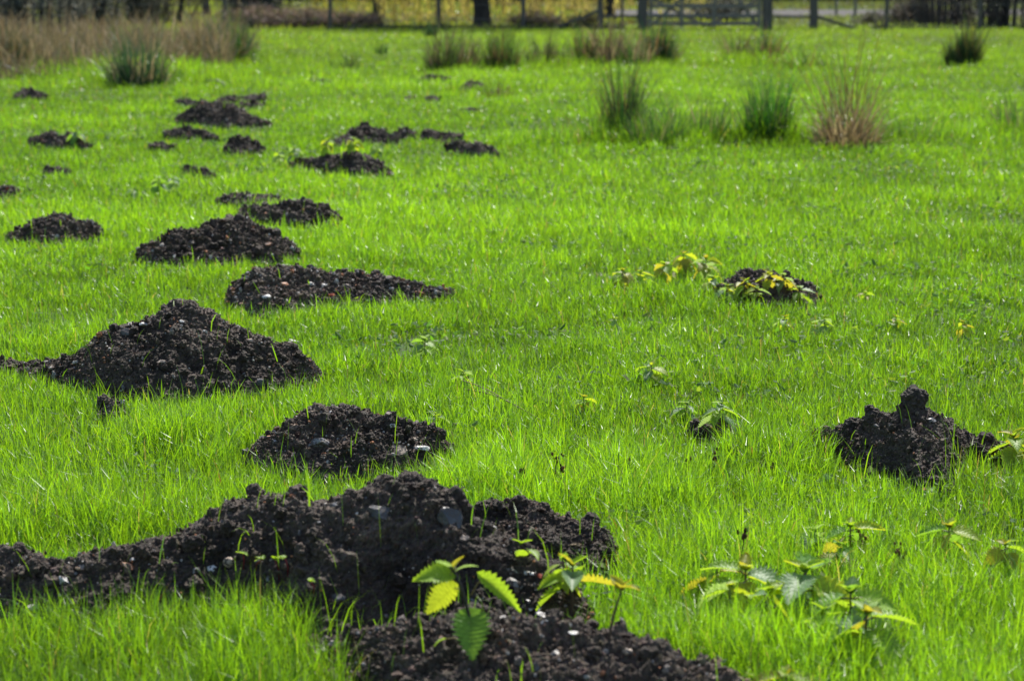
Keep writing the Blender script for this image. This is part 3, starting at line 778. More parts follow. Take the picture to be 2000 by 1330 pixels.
def leaf_of(kind, v, lod):
    k = (kind, v, lod)
    if k not in LEAF:
        rr = np.random.RandomState(v + 3)
        LEAF[k] = leaf_mesh(1.0, rr.uniform(.66, .82), rr.uniform(.05, .45), rr.uniform(.05, .45), LEAFC[kind], v, rows=48 if lod else 14, teeth=11 if lod else 5, curl=rr.uniform(-.3, .5))
        LEAF[k].materials.append(M_NETTLE)
    return LEAF[k]
def place_leaf(root, p, d_az, el, size, roll, kind, v, lod=True, wid=1.0):
    o = bpy.data.objects.new('leaf', leaf_of(kind, v, lod)); C.objects.link(o)
    o.parent = root
    o.matrix_parent_inverse = Matrix.Identity(4)
    m = Matrix.Rotation(d_az, 4, 'Z') @ Matrix.Rotation(-el, 4, 'Y') @ Matrix.Rotation(roll, 4, 'X') @ Matrix.Diagonal((size, size * wid * 1.15, size, 1))
    o.matrix_local = Matrix.Translation(p) @ m
    return o
def nettle(px, py, hgt, size, levels, kinds, label, seed, base=None, lod=True, stemc=(.10, .07, .05), lean=(0, 0), name='nettle'):
    r = np.random.RandomState(900 + seed)
    p = base if base is not None else surf(px, py)
    root = bpy.data.objects.new(name, None); C.objects.link(root); root.location = p
    root.empty_display_size = .02
    tag(root, label, 'nettle', 'nettles among the grass and soil')
    sb = MB()
    k = 7; t = np.linspace(0, 1, k)
    pts = np.stack([lean[0] * t ** 1.5, lean[1] * t ** 1.5, hgt * t - .012], 1)
    sb.tube(pts, np.linspace(.0024, .0013, k) * (size / .05), 6, c=stemc)
    for s in range(4):
        place_leaf(root, Vector(pts[-1]), r.uniform(0, 6.28), r.uniform(.5, 1.1), size * r.uniform(.28, .42), r.normal(0, .3), kinds[s % len(kinds)], r.randint(0, 5), lod)
    for lv in range(levels):
        f = 1 - lv / levels * .5 if levels > 1 else 1
        q = pts[0] * (1 - f) + pts[-1] * f
        q = np.array([np.interp(f, t, pts[:, 0]), np.interp(f, t, pts[:, 1]), np.interp(f, t, pts[:, 2])])
        a0 = r.uniform(0, 3.14) if lv == 0 else a0 + math.pi / 2 + r.normal(0, .2)
        for s in (0, 1):
            a = a0 + s * math.pi + r.normal(0, .15)
            sz = size * (.55 if lv == 0 else .9 + .12 * lv) * r.uniform(.85, 1.12)
            el = (.6 if lv == 0 else -.02 - .16 * lv) + r.normal(0, .16)
            st = sz * (.10 if lv == 0 else .28)
            d = np.array([math.cos(a) * math.cos(el + .3), math.sin(a) * math.cos(el + .3), math.sin(el + .3)])
            q2 = q + d * st
            sb.tube(np.array([q, q + d * st * .5 + [0, 0, st * .05], q2]), .0011 * (size / .05), 5, c=(.16, .15, .04), cap=False)
            place_leaf(root, Vector(q2), a, el, sz, r.normal(0, .25), kinds[(lv * 2 + s) % len(kinds)], r.randint(0, 5), lod)
    so_ = sb.build('stem', M_PLANT, root, True)
    return root

# the sharp front nettle, leaf by leaf as it stands
def hero():
    b = surf(948, 1262)
    d = b[1] - .012
    P = lambda x, y, dd=0.0: np.array([float(xat(x, y, d + dd)), d + dd, H - (d + dd) * float(tdown(y))])
    root = bpy.data.objects.new('nettle', None); C.objects.link(root); root.location = b
    tag(root, 'sharp yellow-green nettle with saw-edged leaves standing before the biggest molehill', 'nettle', 'nettles among the grass and soil')
    sb = MB()
    stem = [b + [0, 0, -.01], P(934, 1240), P(918, 1210), P(908, 1170), P(898, 1140), P(888, 1118), P(878, 1106)]
    stem = np.array(stem) - b
    sb.tube(stem, np.linspace(.0030, .0019, len(stem)), 8, c=(.035, .035, .03))
    def lf(x0, y0, x1, y1, depth_dir, wid, roll, kind, v, attach, fold=None):
        a = P(x0, y0); e = P(x1, y1, depth_dir)
        vec = e - a; L = np.linalg.norm(vec)
        q = P(*attach) - b
        sb.tube(np.array([q, (q + (a - b)) / 2 + [0, 0, .003], a - b]), .0011, 6, c=(.20, .16, .05), cap=False)
        place_leaf(root, Vector(a - b), math.atan2(vec[1], vec[0]), math.asin(vec[2] / L), L, roll, kind, v, True, wid)
    lf(886, 1148, 828, 1193, -.012, 1.35, 1.15, 'yel', 0, (905, 1158))       # broad left leaf facing us
    lf(880, 1122, 810, 1116, -.010, 1.0, -.6, 'lime', 1, (884, 1118))        # upper left leaf
    lf(882, 1110, 852, 1092, .012, .70, .5, 'silver', 2, (884, 1114))
    lf(892, 1112, 926, 1092, .012, .85, -.5, 'silver', 3, (886, 1116))        # upper right leaf
    lf(884, 1110, 902, 1084, -.004, .55, .9, 'gold', 4, (884, 1114))          # young top leaf
    lf(886, 1112, 872, 1098, .012, .5, -.9, 'gold', 2, (884, 1114))
    lf(943, 1128, 1022, 1190, -.012, .55, .85, 'lime', 4, (920, 1162))        # right leaf edge on
    lf(918, 1200, 924, 1284, -.050, 1.1, 0.0, 'green', 0, (914, 1196))        # big leaf hanging to us
    lf(868, 1248, 846, 1252, -.01, .6, .3, 'lime', 1, (905, 1250))
    lf(912, 1262, 906, 1282, -.015, 1.0, .1, 'yel', 3, (925, 1255))
    sb.build('stem', M_PLANT, root, True)
hero()
NET = [
    (1188, 1246, .088, .055, 1, ['gold', 'gold'], 'orange-tinged young nettle on a bare dark stem, right of the sharp front one', (.02, 0), True),
    (1118, 1200, .095, .055, 3, ['gold', 'lime', 'silver', 'lime'], 'tangled nettle with a grey-backed leaf between two others on the front soil', (0, 0), True),
    (1052, 1100, .045, .035, 2, ['lime', 'lime'], 'tiny lime nettle shoot in the notch between the two joined front molehills', (-.03, 0), True),
    (1570, 1220, .10, .085, 3, ['yel', 'lime', 'silver', 'green'], 'largest nettle in the grass at lower right, broad yellow leaves on top', (0, 0), True),
    (1660, 1235, .075, .075, 2, ['silver', 'lime', 'green', 'lime'], 'nettle with a shiny silver veined leaf facing up', (0, 0), True),
    (1690, 1285, .080, .072, 2, ['lime', 'gold', 'silver', 'lime'], 'spreading nettle lowest at the right, near the silver veined one', (0, 0), True),
    (1455, 1190, .078, .065, 3, ['gold', 'yel', 'lime', 'silver'], 'yellowish nettle at the left end of the lower right patch', (0, 0), True),
    (1520, 1200, .05, .055, 2, ['lime', 'silver'], 'short nettle squeezed between two taller ones in the lower right patch', (0, 0), True),
    (1400, 1160, .055, .045, 2, ['lime', 'gold'], 'small pale nettle left of the lower right patch', (0, 0), True),
    (1660, 1080, .055, .055, 2, ['yel', 'lime', 'green'], 'yellow nettle in open grass above the lower right patch', (0, 0), True),
    (1590, 1080, .045, .045, 2, ['silver', 'silver'], 'silvery nettle just left of the yellow one in open grass', (0, 0), True),
    (1640, 1110, .05, .045, 2, ['gold', 'green'], 'brownish nettle shaded under the yellow one in open grass', (0, 0), True),
    (1852, 1080, .055, .050, 2, ['yel', 'gold', 'green'], 'golden nettle in the grass below the clod-topped molehill', (0, 0), True),
    (1962, 1110, .05, .045, 2, ['gold', 'lime'], 'golden nettle by the right edge, low down', (0, 0), True),
    (1978, 920, .075, .060, 3, ['gold', 'yel', 'lime'], 'bright orange-yellow nettle at the right edge beside the clod-topped molehill', (0, 0), True),
    (1535, 1345, .03, .05, 2, ['gold', 'yel'], 'golden nettle peeping over the bottom edge', (0, 0), True),
    (1500, 1240, .08, .06, 2, ['yel', 'lime', 'silver'], 'nettle in the front part of the lower right patch, left of the largest one', (0, 0), True),
    (1610, 1262, .075, .06, 2, ['lime', 'silver', 'lime'], 'nettle in front of the largest one in the lower right patch', (0, 0), True),
    (1610, 1205, .08, .055, 2, ['yel', 'silver'], 'nettle between the largest one and the silver veined one', (0, 0), True),
    (1700, 1235, .06, .055, 2, ['silver', 'lime'], 'nettle behind the lowest spreading one, at the right end of the patch', (0, 0), True),
    (1425, 1205, .07, .05, 2, ['yel', 'yel', 'lime'], 'pale yellow nettle at the front left corner of the lower right patch', (0, 0), True),
    (1100, 1175, .08, .045, 2, ['yel', 'lime'], 'yellow nettle top rising behind the tangled one on the front soil', (0, 0), True),
    (532, 1240, .035, .035, 2, ['silver', 'silver'], 'shiny pale nettle rosette in the front left grass', (0, 0), True),
    (1400, 838, .065, .045, 3, ['silver', 'lime', 'silver'], 'thin nettle sprig standing on the small patch with the red stone', (.01, 0), True),
    (1340, 815, .045, .045, 2, ['silver', 'silver', 'green'], 'shiny nettle low in the grass left of the sprig on bare earth', (0, 0), True),
    (1272, 745, .06, .05, 2, ['yel', 'silver', 'lime'], 'lone nettle in open grass right of centre', (0, 0), True),
    (1140, 805, .05, .045, 2, ['yel', 'gold', 'lime'], 'yellow nettle at the right end of the fallen dry stalk', (0, 0), True),
    (905, 755, .05, .04, 2, ['lime', 'silver'], 'small nettle at the left end of the fallen dry stalk', (0, 0), True),
    (830, 695, .06, .055, 2, ['lime', 'silver', 'green'], 'dull green nettle in open grass right of the tall peaked molehill', (0, 0), True),
    (850, 830, .04, .045, 2, ['silver', 'lime'], 'grey-green nettle right behind the stony molehill', (0, 0), True),
    (1215, 560, .07, .06, 3, ['gold', 'lime', 'yel'], 'leftmost nettle of the row leading to the leaf-covered molehill', (0, 0), False),
    (1250, 560, .07, .06, 3, ['lime', 'yel'], 'nettle second from left in the row by the leaf-covered molehill', (0, 0), False),
    (1298, 545, .07, .06, 3, ['gold', 'lime'], 'nettle third from left in the row by the leaf-covered molehill', (0, 0), False),
    (1335, 530, .08, .06, 3, ['gold', 'yel'], 'tallest nettle of the row by the leaf-covered molehill', (0, 0), False),
    (1378, 545, .09, .06, 3, ['yel', 'gold', 'silver'], 'nettle with reddish tips against the left end of the leaf-covered molehill', (0, 0), False),
    (1392, 575, .06, .06, 3, ['silver', 'yel'], 'silver-leaved nettle at the front left of the leaf-covered molehill', (0, 0), False),
    (1420, 585, .05, .06, 2, ['yel', 'silver'], 'low nettle before the leaf-covered molehill, left part', (0, 0), False),
    (1455, 570, .04, .055, 2, ['gold', 'lime'], 'nettle growing on the front of the leaf-covered molehill', (0, 0), False),
    (1478, 590, .05, .05, 2, ['yel', 'silver'], 'low nettle before the leaf-covered molehill, middle part', (0, 0), False),
    (1500, 560, .05, .055, 2, ['gold', 'yel'], 'golden nettle in the middle of the leaf-covered molehill', (0, 0), False),
    (1530, 565, .05, .055, 2, ['gold', 'silver'], 'golden nettle on the right half of the leaf-covered molehill', (0, 0), False),
    (1560, 590, .05, .055, 2, ['lime', 'silver'], 'nettle at the right foot of the leaf-covered molehill', (0, 0), False),
    (1532, 650, .06, .06, 2, ['yel', 'gold', 'silver'], 'yellow nettle in the grass below the leaf-covered molehill', (0, 0), False),
    (1610, 650, .06, .06, 2, ['lime', 'silver'], 'wide pale nettle right of the yellow one below the leaf-covered molehill', (0, 0), False),
    (1410, 610, .045, .055, 2, ['yel', 'lime'], 'small nettle just below the left end of the leaf-covered molehill', (0, 0), False),
    (1690, 590, .045, .05, 2, ['gold', 'lime'], 'small nettle right of the leaf-covered molehill in open grass', (0, 0), False),
    (1750, 640, .045, .05, 2, ['gold', 'lime'], 'reddish nettle further right of the leaf-covered molehill', (0, 0), False),
    (1880, 650, .045, .05, 2, ['gold', 'yel'], 'rightmost small reddish nettle in the middle of the meadow', (0, 0), False),
    (575, 318, .09, .08, 3, ['silver', 'lime', 'silver'], 'shiny weed clump at the left end of the long weedy molehill', (0, 0), False),
    (545, 322, .08, .08, 3, ['lime', 'silver'], 'pale weed clump left of the shiny one by the long weedy molehill', (0, 0), False),
    (640, 300, .08, .08, 3, ['yel', 'lime'], 'yellow-green weeds behind the left half of the long weedy molehill', (0, 0), False),
    (690, 298, .08, .08, 3, ['yel', 'lime'], 'yellow-green weeds behind the middle of the long weedy molehill', (0, 0), False),
    (738, 306, .08, .08, 3, ['lime', 'silver'], 'green weeds behind the right end of the long weedy molehill', (0, 0), False),
    (150, 278, .08, .09, 3, ['silver', 'green'], 'pale weeds on the right end of the weedy left-edge molehill', (0, 0), False),
    (310, 378, .085, .07, 3, ['silver', 'green'], 'silvery weed in open grass left of the thin greyish strip', (0, 0), False),
    (340, 372, .075, .07, 3, ['silver', 'silver'], 'silvery weed with upward leaves, right of its silvery neighbour', (0, 0), False),
    (262, 385, .05, .07, 2, ['silver', 'green'], 'leftmost low silvery weed of three in open grass', (0, 0), False),
]
# a heap half hidden under nettle leaves
hill('molehill half covered by yellow nettle leaves in the middle right of the meadow',
     [(1395, 570), (1420, 546), (1445, 532), (1475, 528), (1510, 533), (1540, 540), (1570, 552), (1595, 564)], [(1395, 590), (1480, 600), (1595, 580)], seed=60, slope=.5, grassy=.06, amp=1.4, grit=.04)
bvh = BVHTree.FromPolygons(np.vstack([v for v, q in SURF]).tolist(), np.vstack([q + sum(len(v) for v, _ in SURF[:i]) for i, (v, q) in enumerate(SURF)]).tolist())
for k, (px, py, hg, sz, lv, kd, lb, ln, lod) in enumerate(NET):
    if k > 2: hg, sz, lv = hg * 1.0 + (.016 if k < 17 else .006), sz * (.92 if k < 17 else .74 if k < 42 else .52), lv + 2
    nettle(px, py, hg, sz, lv, kd, lb, k, lod=lod, lean=ln)

# loose flint chips on the sunny right slope of the front heap
rr_ = np.random.RandomState(77)
for k in range(16):
    a_, b_ = rr_.uniform(1000, 1140), rr_.uniform(1125, 1215)
    if b_ < 1090 + (a_ - 1000) * .5: b_ += 50
    stone(a_, b_, rr_.uniform(9, 22), rr_.uniform(6, 12), ['grey', 'tan', 'white'][k % 3], ['small grey flint chip on the right slope of the front molehill', 'small tan stone chip on the right slope of the front molehill', 'small white flint chip on the right slope of the front molehill'][k % 3], 200 + k, 1, rr_.uniform(-.5, .5))['group'] = 'small flint chips strewn on the right slope of the front molehill'
# red-stemmed seedlings on the soil
def seedling(px, py, h, label, seed):
    r = np.random.RandomState(seed)
    p = surf(px, py)
    root = bpy.data.objects.new('seedling', None); C.objects.link(root); root.location = p
    tag(root, label, 'seedling', 'red-stemmed seedlings on the front molehill')
    sb = MB(); pts = np.array([(0, 0, -.006), (r.normal(0, .002), -.002, h * .5), (r.normal(0, .006), -.006, h)])
    sb.tube(pts, .0011, 6, c=(.16, .012, .02)); sb.build('stem', M_PLANT, root, True)
    for s in (0, 1, 2):
        place_leaf(root, Vector(pts[-1]), r.uniform(0, 6.28), r.uniform(0, .7), .014, 0, 'lime', s, False)
for k, (a, b, h, lb) in enumerate([(475, 1110, .028, 'seedling with the largest yellow leaf, leftmost on the front molehill'), (545, 1125, .032, 'seedling with a red stem and single yellow tip, left of the shaded hollow'),
                                   (562, 1125, .034, 'tallest bare red-stemmed seedling beside the yellow-tipped one'), (500, 1112, .02, 'short seedling between the yellow-leaved ones'), (612, 1158, .022, 'lowest red seedling at the edge of the shaded hollow')]):
    seedling(a, b, h, lb, 70 + k)

# dry seed heads standing in the grass
def seed_head(px, py, h, label, seed):
    r = np.random.RandomState(seed); x, y = gpt(px, py, 0.0)
    root = bpy.data.objects.new('seed_head', None); C.objects.link(root); root.location = (x, y, float(gz(x, y)[0]))
    tag(root, label, 'seed head', 'brown seed heads in the grass')
    sb = MB(); top = np.array([r.normal(0, .008), 0, h])
    sb.tube(np.array([(0, 0, -.01), top * .5 + [.001, 0, 0], top]), .0011, 5, c=(.10, .09, .03)); sb.build('stem', M_DRY, root, True)
    hb = MB(); IV, IT = ICO[1]
    for k in range(9):
        o = r.normal(0, 1, 3) * [.0045, .0045, .006]
        hb.add(IV * r.uniform(.0015, .003) * [1, 1, 1.6] * (1 + .2 * r.normal(size=(len(IV), 1))) + top + o, None, IT, np.array([.10, .05, .025]) * r.uniform(.5, 1.8))
    hb.build('flower', M_DRY, root)
for k, (a, b, h, lb) in enumerate([
    (1385, 955, .075, 'brown seed head in the grass below the small red-stone patch'), (1335, 960, .07, 'pale brown seed head left of its twin below the red-stone patch'),
    (1098, 985, .08, 'dark brown seed head behind the rounded joined molehill, right one of three'), (1075, 970, .09, 'tallest brown seed head behind the rounded joined molehill'), (1020, 985, .075, 'leftmost brown seed head behind the rounded joined molehill'),
    (1200, 955, .06, 'pale seed head in open grass right of the three behind the front molehill'), (1226, 955, .06, 'reddish seed head in open grass, beside the pale one'),
    (1438, 1140, .09, 'leaning brown seed head above the lower right nettle patch, upper'), (1755, 1150, .07, 'pinkish seed head in grass right of the lower right nettles'), (1680, 1110, .06, 'pink-brown seed head beside the yellow nettle'),
    (1500, 960, .05, 'small brown seed head left of the dark grass tuft'), (1578, 905, .07, 'pale seed head left of the clod-topped molehill')]):
    seed_head(a, b, h, lb, k)

# fallen dry stalk
x0, y0 = gpt(905, 770, .045); x1, y1 = gpt(1065, 812, .045)
mb = MB(); t = np.linspace(0, 1, 14)
ln = np.stack([x0 + (x1 - x0) * t, y0 + (y1 - y0) * t, .058 + .012 * np.sin(t * 4) - .02 * t], 1)
mb.tube(ln, .0017, 6, c=(.20, .15, .09))
mb.tube(ln[:8] + np.stack([0 * t[:8], 0 * t[:8], .022 * (1 - t[:8] * 1.9)], 1), .0013, 6, c=(.26, .2, .13))
tag(mb.build('dry_stalk', M_DRY, smooth=True), 'thin brown forked stalk lying across the grass in the centre', 'stalk')

# ------------------------------------------------------------------ rushes
GREEN_R, DARK_R, TAN_R, BROWN_R = (.055, .17, .02), (.025, .08, .025), (.30, .25, .16), (.14, .085, .045)
def rush(px, py, hgt, rad, n, mix, label, seed, spread=.35, name='rush_tuft', group='rush tufts in the meadow', w=.006):
    r = np.random.RandomState(300 + seed)
    x, y = gpt(px, py, 0.0); z = float(gz(x, y)[0])
    rr = rad * np.sqrt(r.rand(n)) ; a = r.uniform(0, 6.28, n)
    if w > .0095: hgt *= 1.75; n = int(n * .8); rr = rr[:n] * 1.2; a = a[:n]; spread *= 1.35
    else: spread *= 1.3; rr = rr * 1.15
    B = np.stack([rr * np.cos(a), rr * np.sin(a), np.full(n, -.01)], 1)
    out = a + r.normal(0, .9, n)
    pal = np.array([m[0] for m in mix]); pr = np.array([m[1] for m in mix], float); pr /= pr.sum()
    ci = r.choice(len(mix), n, p=pr)
    c = pal[ci] * r.uniform(.6, 1.3, n)[:, None]
    L = hgt * np.clip(r.beta(2.2, 1.9, n) * 1.25, .15, 1.25) * (1.05 - .35 * (rr / rad) ** 2)
    dead = (pal[ci, 0] > .12)
    th0 = np.abs(r.normal(0, spread * .5, n)) * (.4 + rr / rad)
    th1 = np.abs(r.normal(.15, spread * .6, n)) + dead * np.abs(r.normal(0, .35, n))
    tip = np.where((r.rand(n) < .5)[:, None], c * .6 + np.array(TAN_R) * .2, c)
    V, Q, T, Cc = blades(B, L, np.full(n, w) * r.uniform(.7, 1.4, n), out, th0, th1, c, tip, seg=4, twist=r.uniform(-1.5, 1.5, n), wprof=np.array([.9, 1, .85, .5, 0]))
    mb = MB(); mb.add(V, Q, T, Cc)
    o = mb.build(name, M_PLANT); o.location = (x, y, z)
    tag(o, label, 'rush tuft', group)
G = [(GREEN_R, 5), (DARK_R, 4), (TAN_R, 1)]
rush(1500, 282, .56, .13, 560, [((.05, .22, .015), 6), (DARK_R, 5), (TAN_R, .6)], 'dense upright dark green rush tuft, the fullest in the row', 1, .28)
rush(1655, 288, .92, .12, 150, [(BROWN_R, 6), (TAN_R, 2), (GREEN_R, 2)], 'dead brown rush tuft with collapsed straw skirt and tall thin stems', 2, .42)
rush(1652, 292, .42, .17, 620, [((.36, .29, .18), 5), ((.19, .135, .075), 5)], 'heap of collapsed straw stems at the foot of the dead brown rush tuft', 3, 1.0)
rush(1215, 282, .68, .10, 380, [(GREEN_R, 4), (DARK_R, 5), (BROWN_R, 3)], 'tall thin rush tuft with leaning brown stems, leftmost of the middle row', 4, .3)
rush(1278, 290, .36, .16, 360, G, 'bushy mid-green rush tuft right of the leaning brown-stemmed one', 5, .5)
rush(1378, 284, .36, .13, 260, [(GREEN_R, 4), (DARK_R, 4), (TAN_R, 3)], 'loose rush tuft in the gap left of the fullest dark one', 6, .4)
rush(1105, 285, .26, .25, 110, [(GREEN_R, 3), (TAN_R, 1)], 'faint sparse rush tuft at the left end of the middle row', 7, .5)
rush(1735, 285, .18, .16, 160, [(GREEN_R, 5), (DARK_R, 2)], 'short green rush clump right of the dead brown one', 8, .7)
rush(1990, 272, .36, .16, 320, [(GREEN_R, 4), (DARK_R, 3), (TAN_R, 2)], 'rush tuft cut by the right edge', 9, .4)
rush(1330, 276, .40, .22, 130, [(GREEN_R, 4), (DARK_R, 3), (TAN_R, 3)], 'wispy stems between the bushy mid-green tuft and the loose one', 40, .5)
rush(1575, 280, .36, .25, 150, [(TAN_R, 4), (GREEN_R, 4)], 'thin pale wisps between the fullest dark tuft and the dead brown one', 41, .6)
rush(1790, 280, .28, .3, 110, [(TAN_R, 2), (GREEN_R, 5)], 'sparse short wisps far right of the dead brown tuft', 42, .6)
rush(1170, 276, .42, .2, 90, [(BROWN_R, 2), (GREEN_R, 5)], 'few thin stems standing just left of the tall leaning brown-stemmed tuft', 43, .45)
rush(1430, 275, .25, .2, 160, [(TAN_R, 3), (GREEN_R, 2)], 'tan grassy wisp against the left side of the fullest dark rush tuft', 10, .6)
FG = [((.07, .13, .03), 4), ((.09, .08, .045), 4), (TAN_R, 1)]
FARROW = True
rush(868, 142, .36, .16, 380, FG, 'leftmost tuft of the far row of rushes, brown topped', 11, .4, w=.012)
rush(905, 140, .30, .14, 260, FG, 'grey-brown rush tuft touching the leftmost of the far row', 12, .4, w=.012)
rush(980, 142, .36, .15, 380, [((.05, .11, .02), 5), (BROWN_R, 2)], 'round green-brown rush tuft, second clump of the far row', 13, .4, w=.012)
rush(1058, 134, .28, .13, 260, FG, 'small dark rush tuft, third clump of the far row', 14, .4, w=.012)
rush(1090, 134, .20, .10, 140, FG, 'tiny dark rush tuft just right of the third far clump', 15, .4, w=.012)
rush(1140, 132, .34, .15, 280, [((.05, .11, .02), 4), (BROWN_R, 2)], 'olive rush tuft behind the gap in the far row', 16, .4, w=.012)
rush(1190, 132, .38, .22, 460, [(TAN_R, 3), ((.09, .07, .045), 5)], 'wide greyish brown dead rush tuft in the far row', 17, .45, w=.012)
rush(1240, 134, .30, .14, 220, [(TAN_R, 3), (GREEN_R, 3)], 'thin tan rush tuft between the dead wide one and the dark one', 18, .4, w=.012)
rush(1285, 130, .38, .18, 520, [(BROWN_R, 2), (DARK_R, 5)], 'dark reddish-topped rush tuft under the gate', 19, .4, w=.012)
rush(1442, 128, .28, .15, 260, [((.09, .07, .045), 5), (TAN_R, 2), (GREEN_R, 2)], 'faded rush tuft below the right gate post, left one of two', 20, .5, w=.012)
rush(1498, 128, .36, .15, 300, [(BROWN_R, 4), (TAN_R, 1), (GREEN_R, 2)], 'taller reddish rush tuft below the right gate post', 21, .5, w=.012)
rush(1560, 136, .20, .3, 200, [(BROWN_R, 3), (GREEN_R, 3)], 'low reddish wisp right of the rush tufts below the gate post', 22, .6, w=.012)
rush(1862, 130, .24, .08, 320, [(DARK_R, 6), ((.06, .04, .01), 2)], 'short black-green tuft, left of the isolated far pair', 23, .25, w=.012)
rush(1892, 130, .36, .10, 420, [(DARK_R, 4), ((.09, .10, .02), 3), (BROWN_R, 1)], 'taller brown-topped tuft, right of the isolated far pair', 24, .3, w=.012)
rush(842, 76, .20, .07, 200, [(DARK_R, 4), ((.03, .10, .03), 3)], 'small dark green tuft before the fence post left of the trunk', 25, .3, w=.014)
rush(745, 108, .14, .07, 80, [(DARK_R, 2), ((.03, .10, .02), 3)], 'tiny green tuft in the far left meadow', 26, .4, w=.012)
rush(675, 140, .16, .14, 110, [((.05, .10, .03), 3), ((.06, .06, .03), 1)], 'faint sparse tuft above the far soil streak', 27, .5, w=.01)
rush(970, 196, .22, .14, 120, [((.08, .11, .02), 3), (BROWN_R, 2)], 'thin wisp of brown-green stems right of the far molehill', 28, .5, w=.008)
rush(15, 148, .40, .16, 460, [(BROWN_R, 3), (DARK_R, 4)], 'dark-based rush tuft at the left edge of the brown rush bed', 29, .35, w=.012)
rush(272, 172, .38, .22, 620, [(DARK_R, 5), (TAN_R, 2), ((.04, .10, .05), 3)], 'blue-green rush tuft standing out at the front of the brown rush bed', 30, .45, w=.011)
rush(452, 128, .42, .2, 460, [(DARK_R, 5), (BROWN_R, 2), (GREEN_R, 2)], 'dark green rush tuft at the right end of the brown rush bed', 31, .4, w=.012)
rush(400, 134, .36, .2, 360, [(DARK_R, 2), (BROWN_R, 4), (TAN_R, 2)], 'brown rush tuft left of the dark one ending the rush bed', 32, .4, w=.012)
rush(1870, 522, .11, .006, 7, [((.28, .28, .2), 1)], 'pale upright dead stem in the grass at the right', 33, .15, name='dead_stem', group='pale dead stems', w=.006)
rush(1970, 520, .09, .006, 6, [((.28, .30, .2), 1)], 'leaning pale dead stem nearest the right edge', 34, .3, name='dead_stem', group='pale dead stems', w=.005)
# the big bed of dry rushes at the left
r = np.random.RandomState(4)
n = 16000
Y = 24.0 + 10.3 * r.rand(n) ** 1.1
X0 = -.235 * Y - 1.2
edge = np.interp(Y, [24.8, 25.8, 28, 34.5], [-3.9, -3.2, -3.25, -3.6]) + .25 * n2(Y, Y, 1.0, 8)
X = X0 + (edge - X0) * r.rand(n)
front = 24.7 + 2.4 * n2(X, X * 0, .8, 12, 2) + np.where(X > -3.9, 1.5, 0)
k = Y > front; X, Y = X[k], Y[k]; n = len(X)
dens = n2(X, Y, .35, 13, 2); k = r.rand(n) < np.clip(.75 + dens, .15, 1); X, Y, dens = X[k], Y[k], dens[k]; n = len(X)
c = np.array([(.36, .28, .18), (.28, .22, .14), (.22, .18, .12), (.15, .18, .07), (.46, .39, .28)])[r.choice(5, n, p=[.36, .28, .18, .12, .06])] * r.uniform(.6, 1.2, n)[:, None] 
L = (.22 + .42 * r.rand(n) ** 1.5) * (1 + .6 * dens) * np.clip((Y - 23.9) / 2.0, .45, 1); 
c = c * np.array([.86, .82, .78]); root = c * .6 + np.array([.025, .06, .012])
V, Q, T, Cc = blades(np.stack([X, Y, gz(X, Y) - .01], 1), L, r.uniform(.006, .014, n), r.uniform(0, 6.28, n), np.abs(r.normal(0, .35, n)), np.abs(r.normal(.4, .6, n)), root, c, seg=4, twist=r.uniform(-1.5, 1.5, n), wprof=np.array([.9, 1, .9, 1.1, 0]))
mb = MB(); mb.add(V, Q, T, Cc)
tag(mb.build('dry_rushes', M_DRY), 'wide bed of dry brown rushes at the far left of the meadow', 'rushes', kind='stuff')
# grey sticks at the edge of the bed
mb = MB()
a = gpt(8, 132, .12); b = gpt(58, 152, .03)
mb.tube(np.array([(a[0], a[1], .14), ((a[0] + b[0]) / 2, (a[1] + b[1]) / 2, .09), (b[0], b[1], .02)]), [.010, .012, .009], 6, c=(.36, .34, .31))
mb.tube(np.array([((a[0] + b[0]) / 2, b[1], .09), (b[0] + .1, b[1] - .1, .06), (b[0] + .28, b[1] - .2, .01)]), [.008, .007, .005], 6, c=(.36, .34, .31))
tag(mb.build('fallen_branch', M_DRY), 'pale grey fallen branch lying in front of the brown rush bed at far left', 'branch')
mb = MB(); a = gpt(405, 155, .08); b = gpt(440, 168, .02)
mb.tube(np.array([(a[0], a[1], .06), ((a[0] + b[0]) / 2, a[1], .07), (b[0], b[1], .03)]), .012, 6, c=(.3, .3, .24))
tag(mb.build('fallen_branch', M_DRY), 'short pale branch in the grass below the right end of the rush bed', 'branch')

# ------------------------------------------------------------------ fence, gate
DF = 46.8
fx = lambda px: (px - 1000) * DF / F
def post(px, wd, h, mat, parent, k, y=DF, lean=0.0):
    mb = MB(); x = (px - 1000) * y / F
    mb.box((x, y, -.3), (x + lean, y, h), wd, wd, seg=10, seed=k, wob=.004)
    IV, IT = ICO[2]
    q = IV * [wd * .45, wd * .45, .03] + [x + lean, y, h]
    mb.add(q, None, IT)
    return mb.build('post', mat, parent)
def fence(name, label, posts, rails, wires, k0):
    root = bpy.data.objects.new(name, None); C.objects.link(root)
    tag(root, label, 'fence')
    for i, (px, wd, h) in enumerate(posts): post(px, wd, h, M_WOOD, root, k0 + i)
    for i, (p0, p1, th) in enumerate(rails):
        mb = MB(); mb.box(p0, p1, .05, th, seg=12, seed=k0 + 50 + i, wob=.004); mb.build(('rail' if abs(p0[2] - p1[2]) < .1 else 'brace'), M_RAIL, root)
    if wires:
        for z in wires[2]:
            mb = MB(); xs_ = np.linspace(fx(wires[0]), fx(wires[1]), 30)
            mb.tube(np.stack([xs_, np.full(30, DF - .06), z - .01 * np.abs(np.sin(xs_ * 1.9))], 1), .0035, 5); mb.build('wire', M_WIRE, root)
    return root
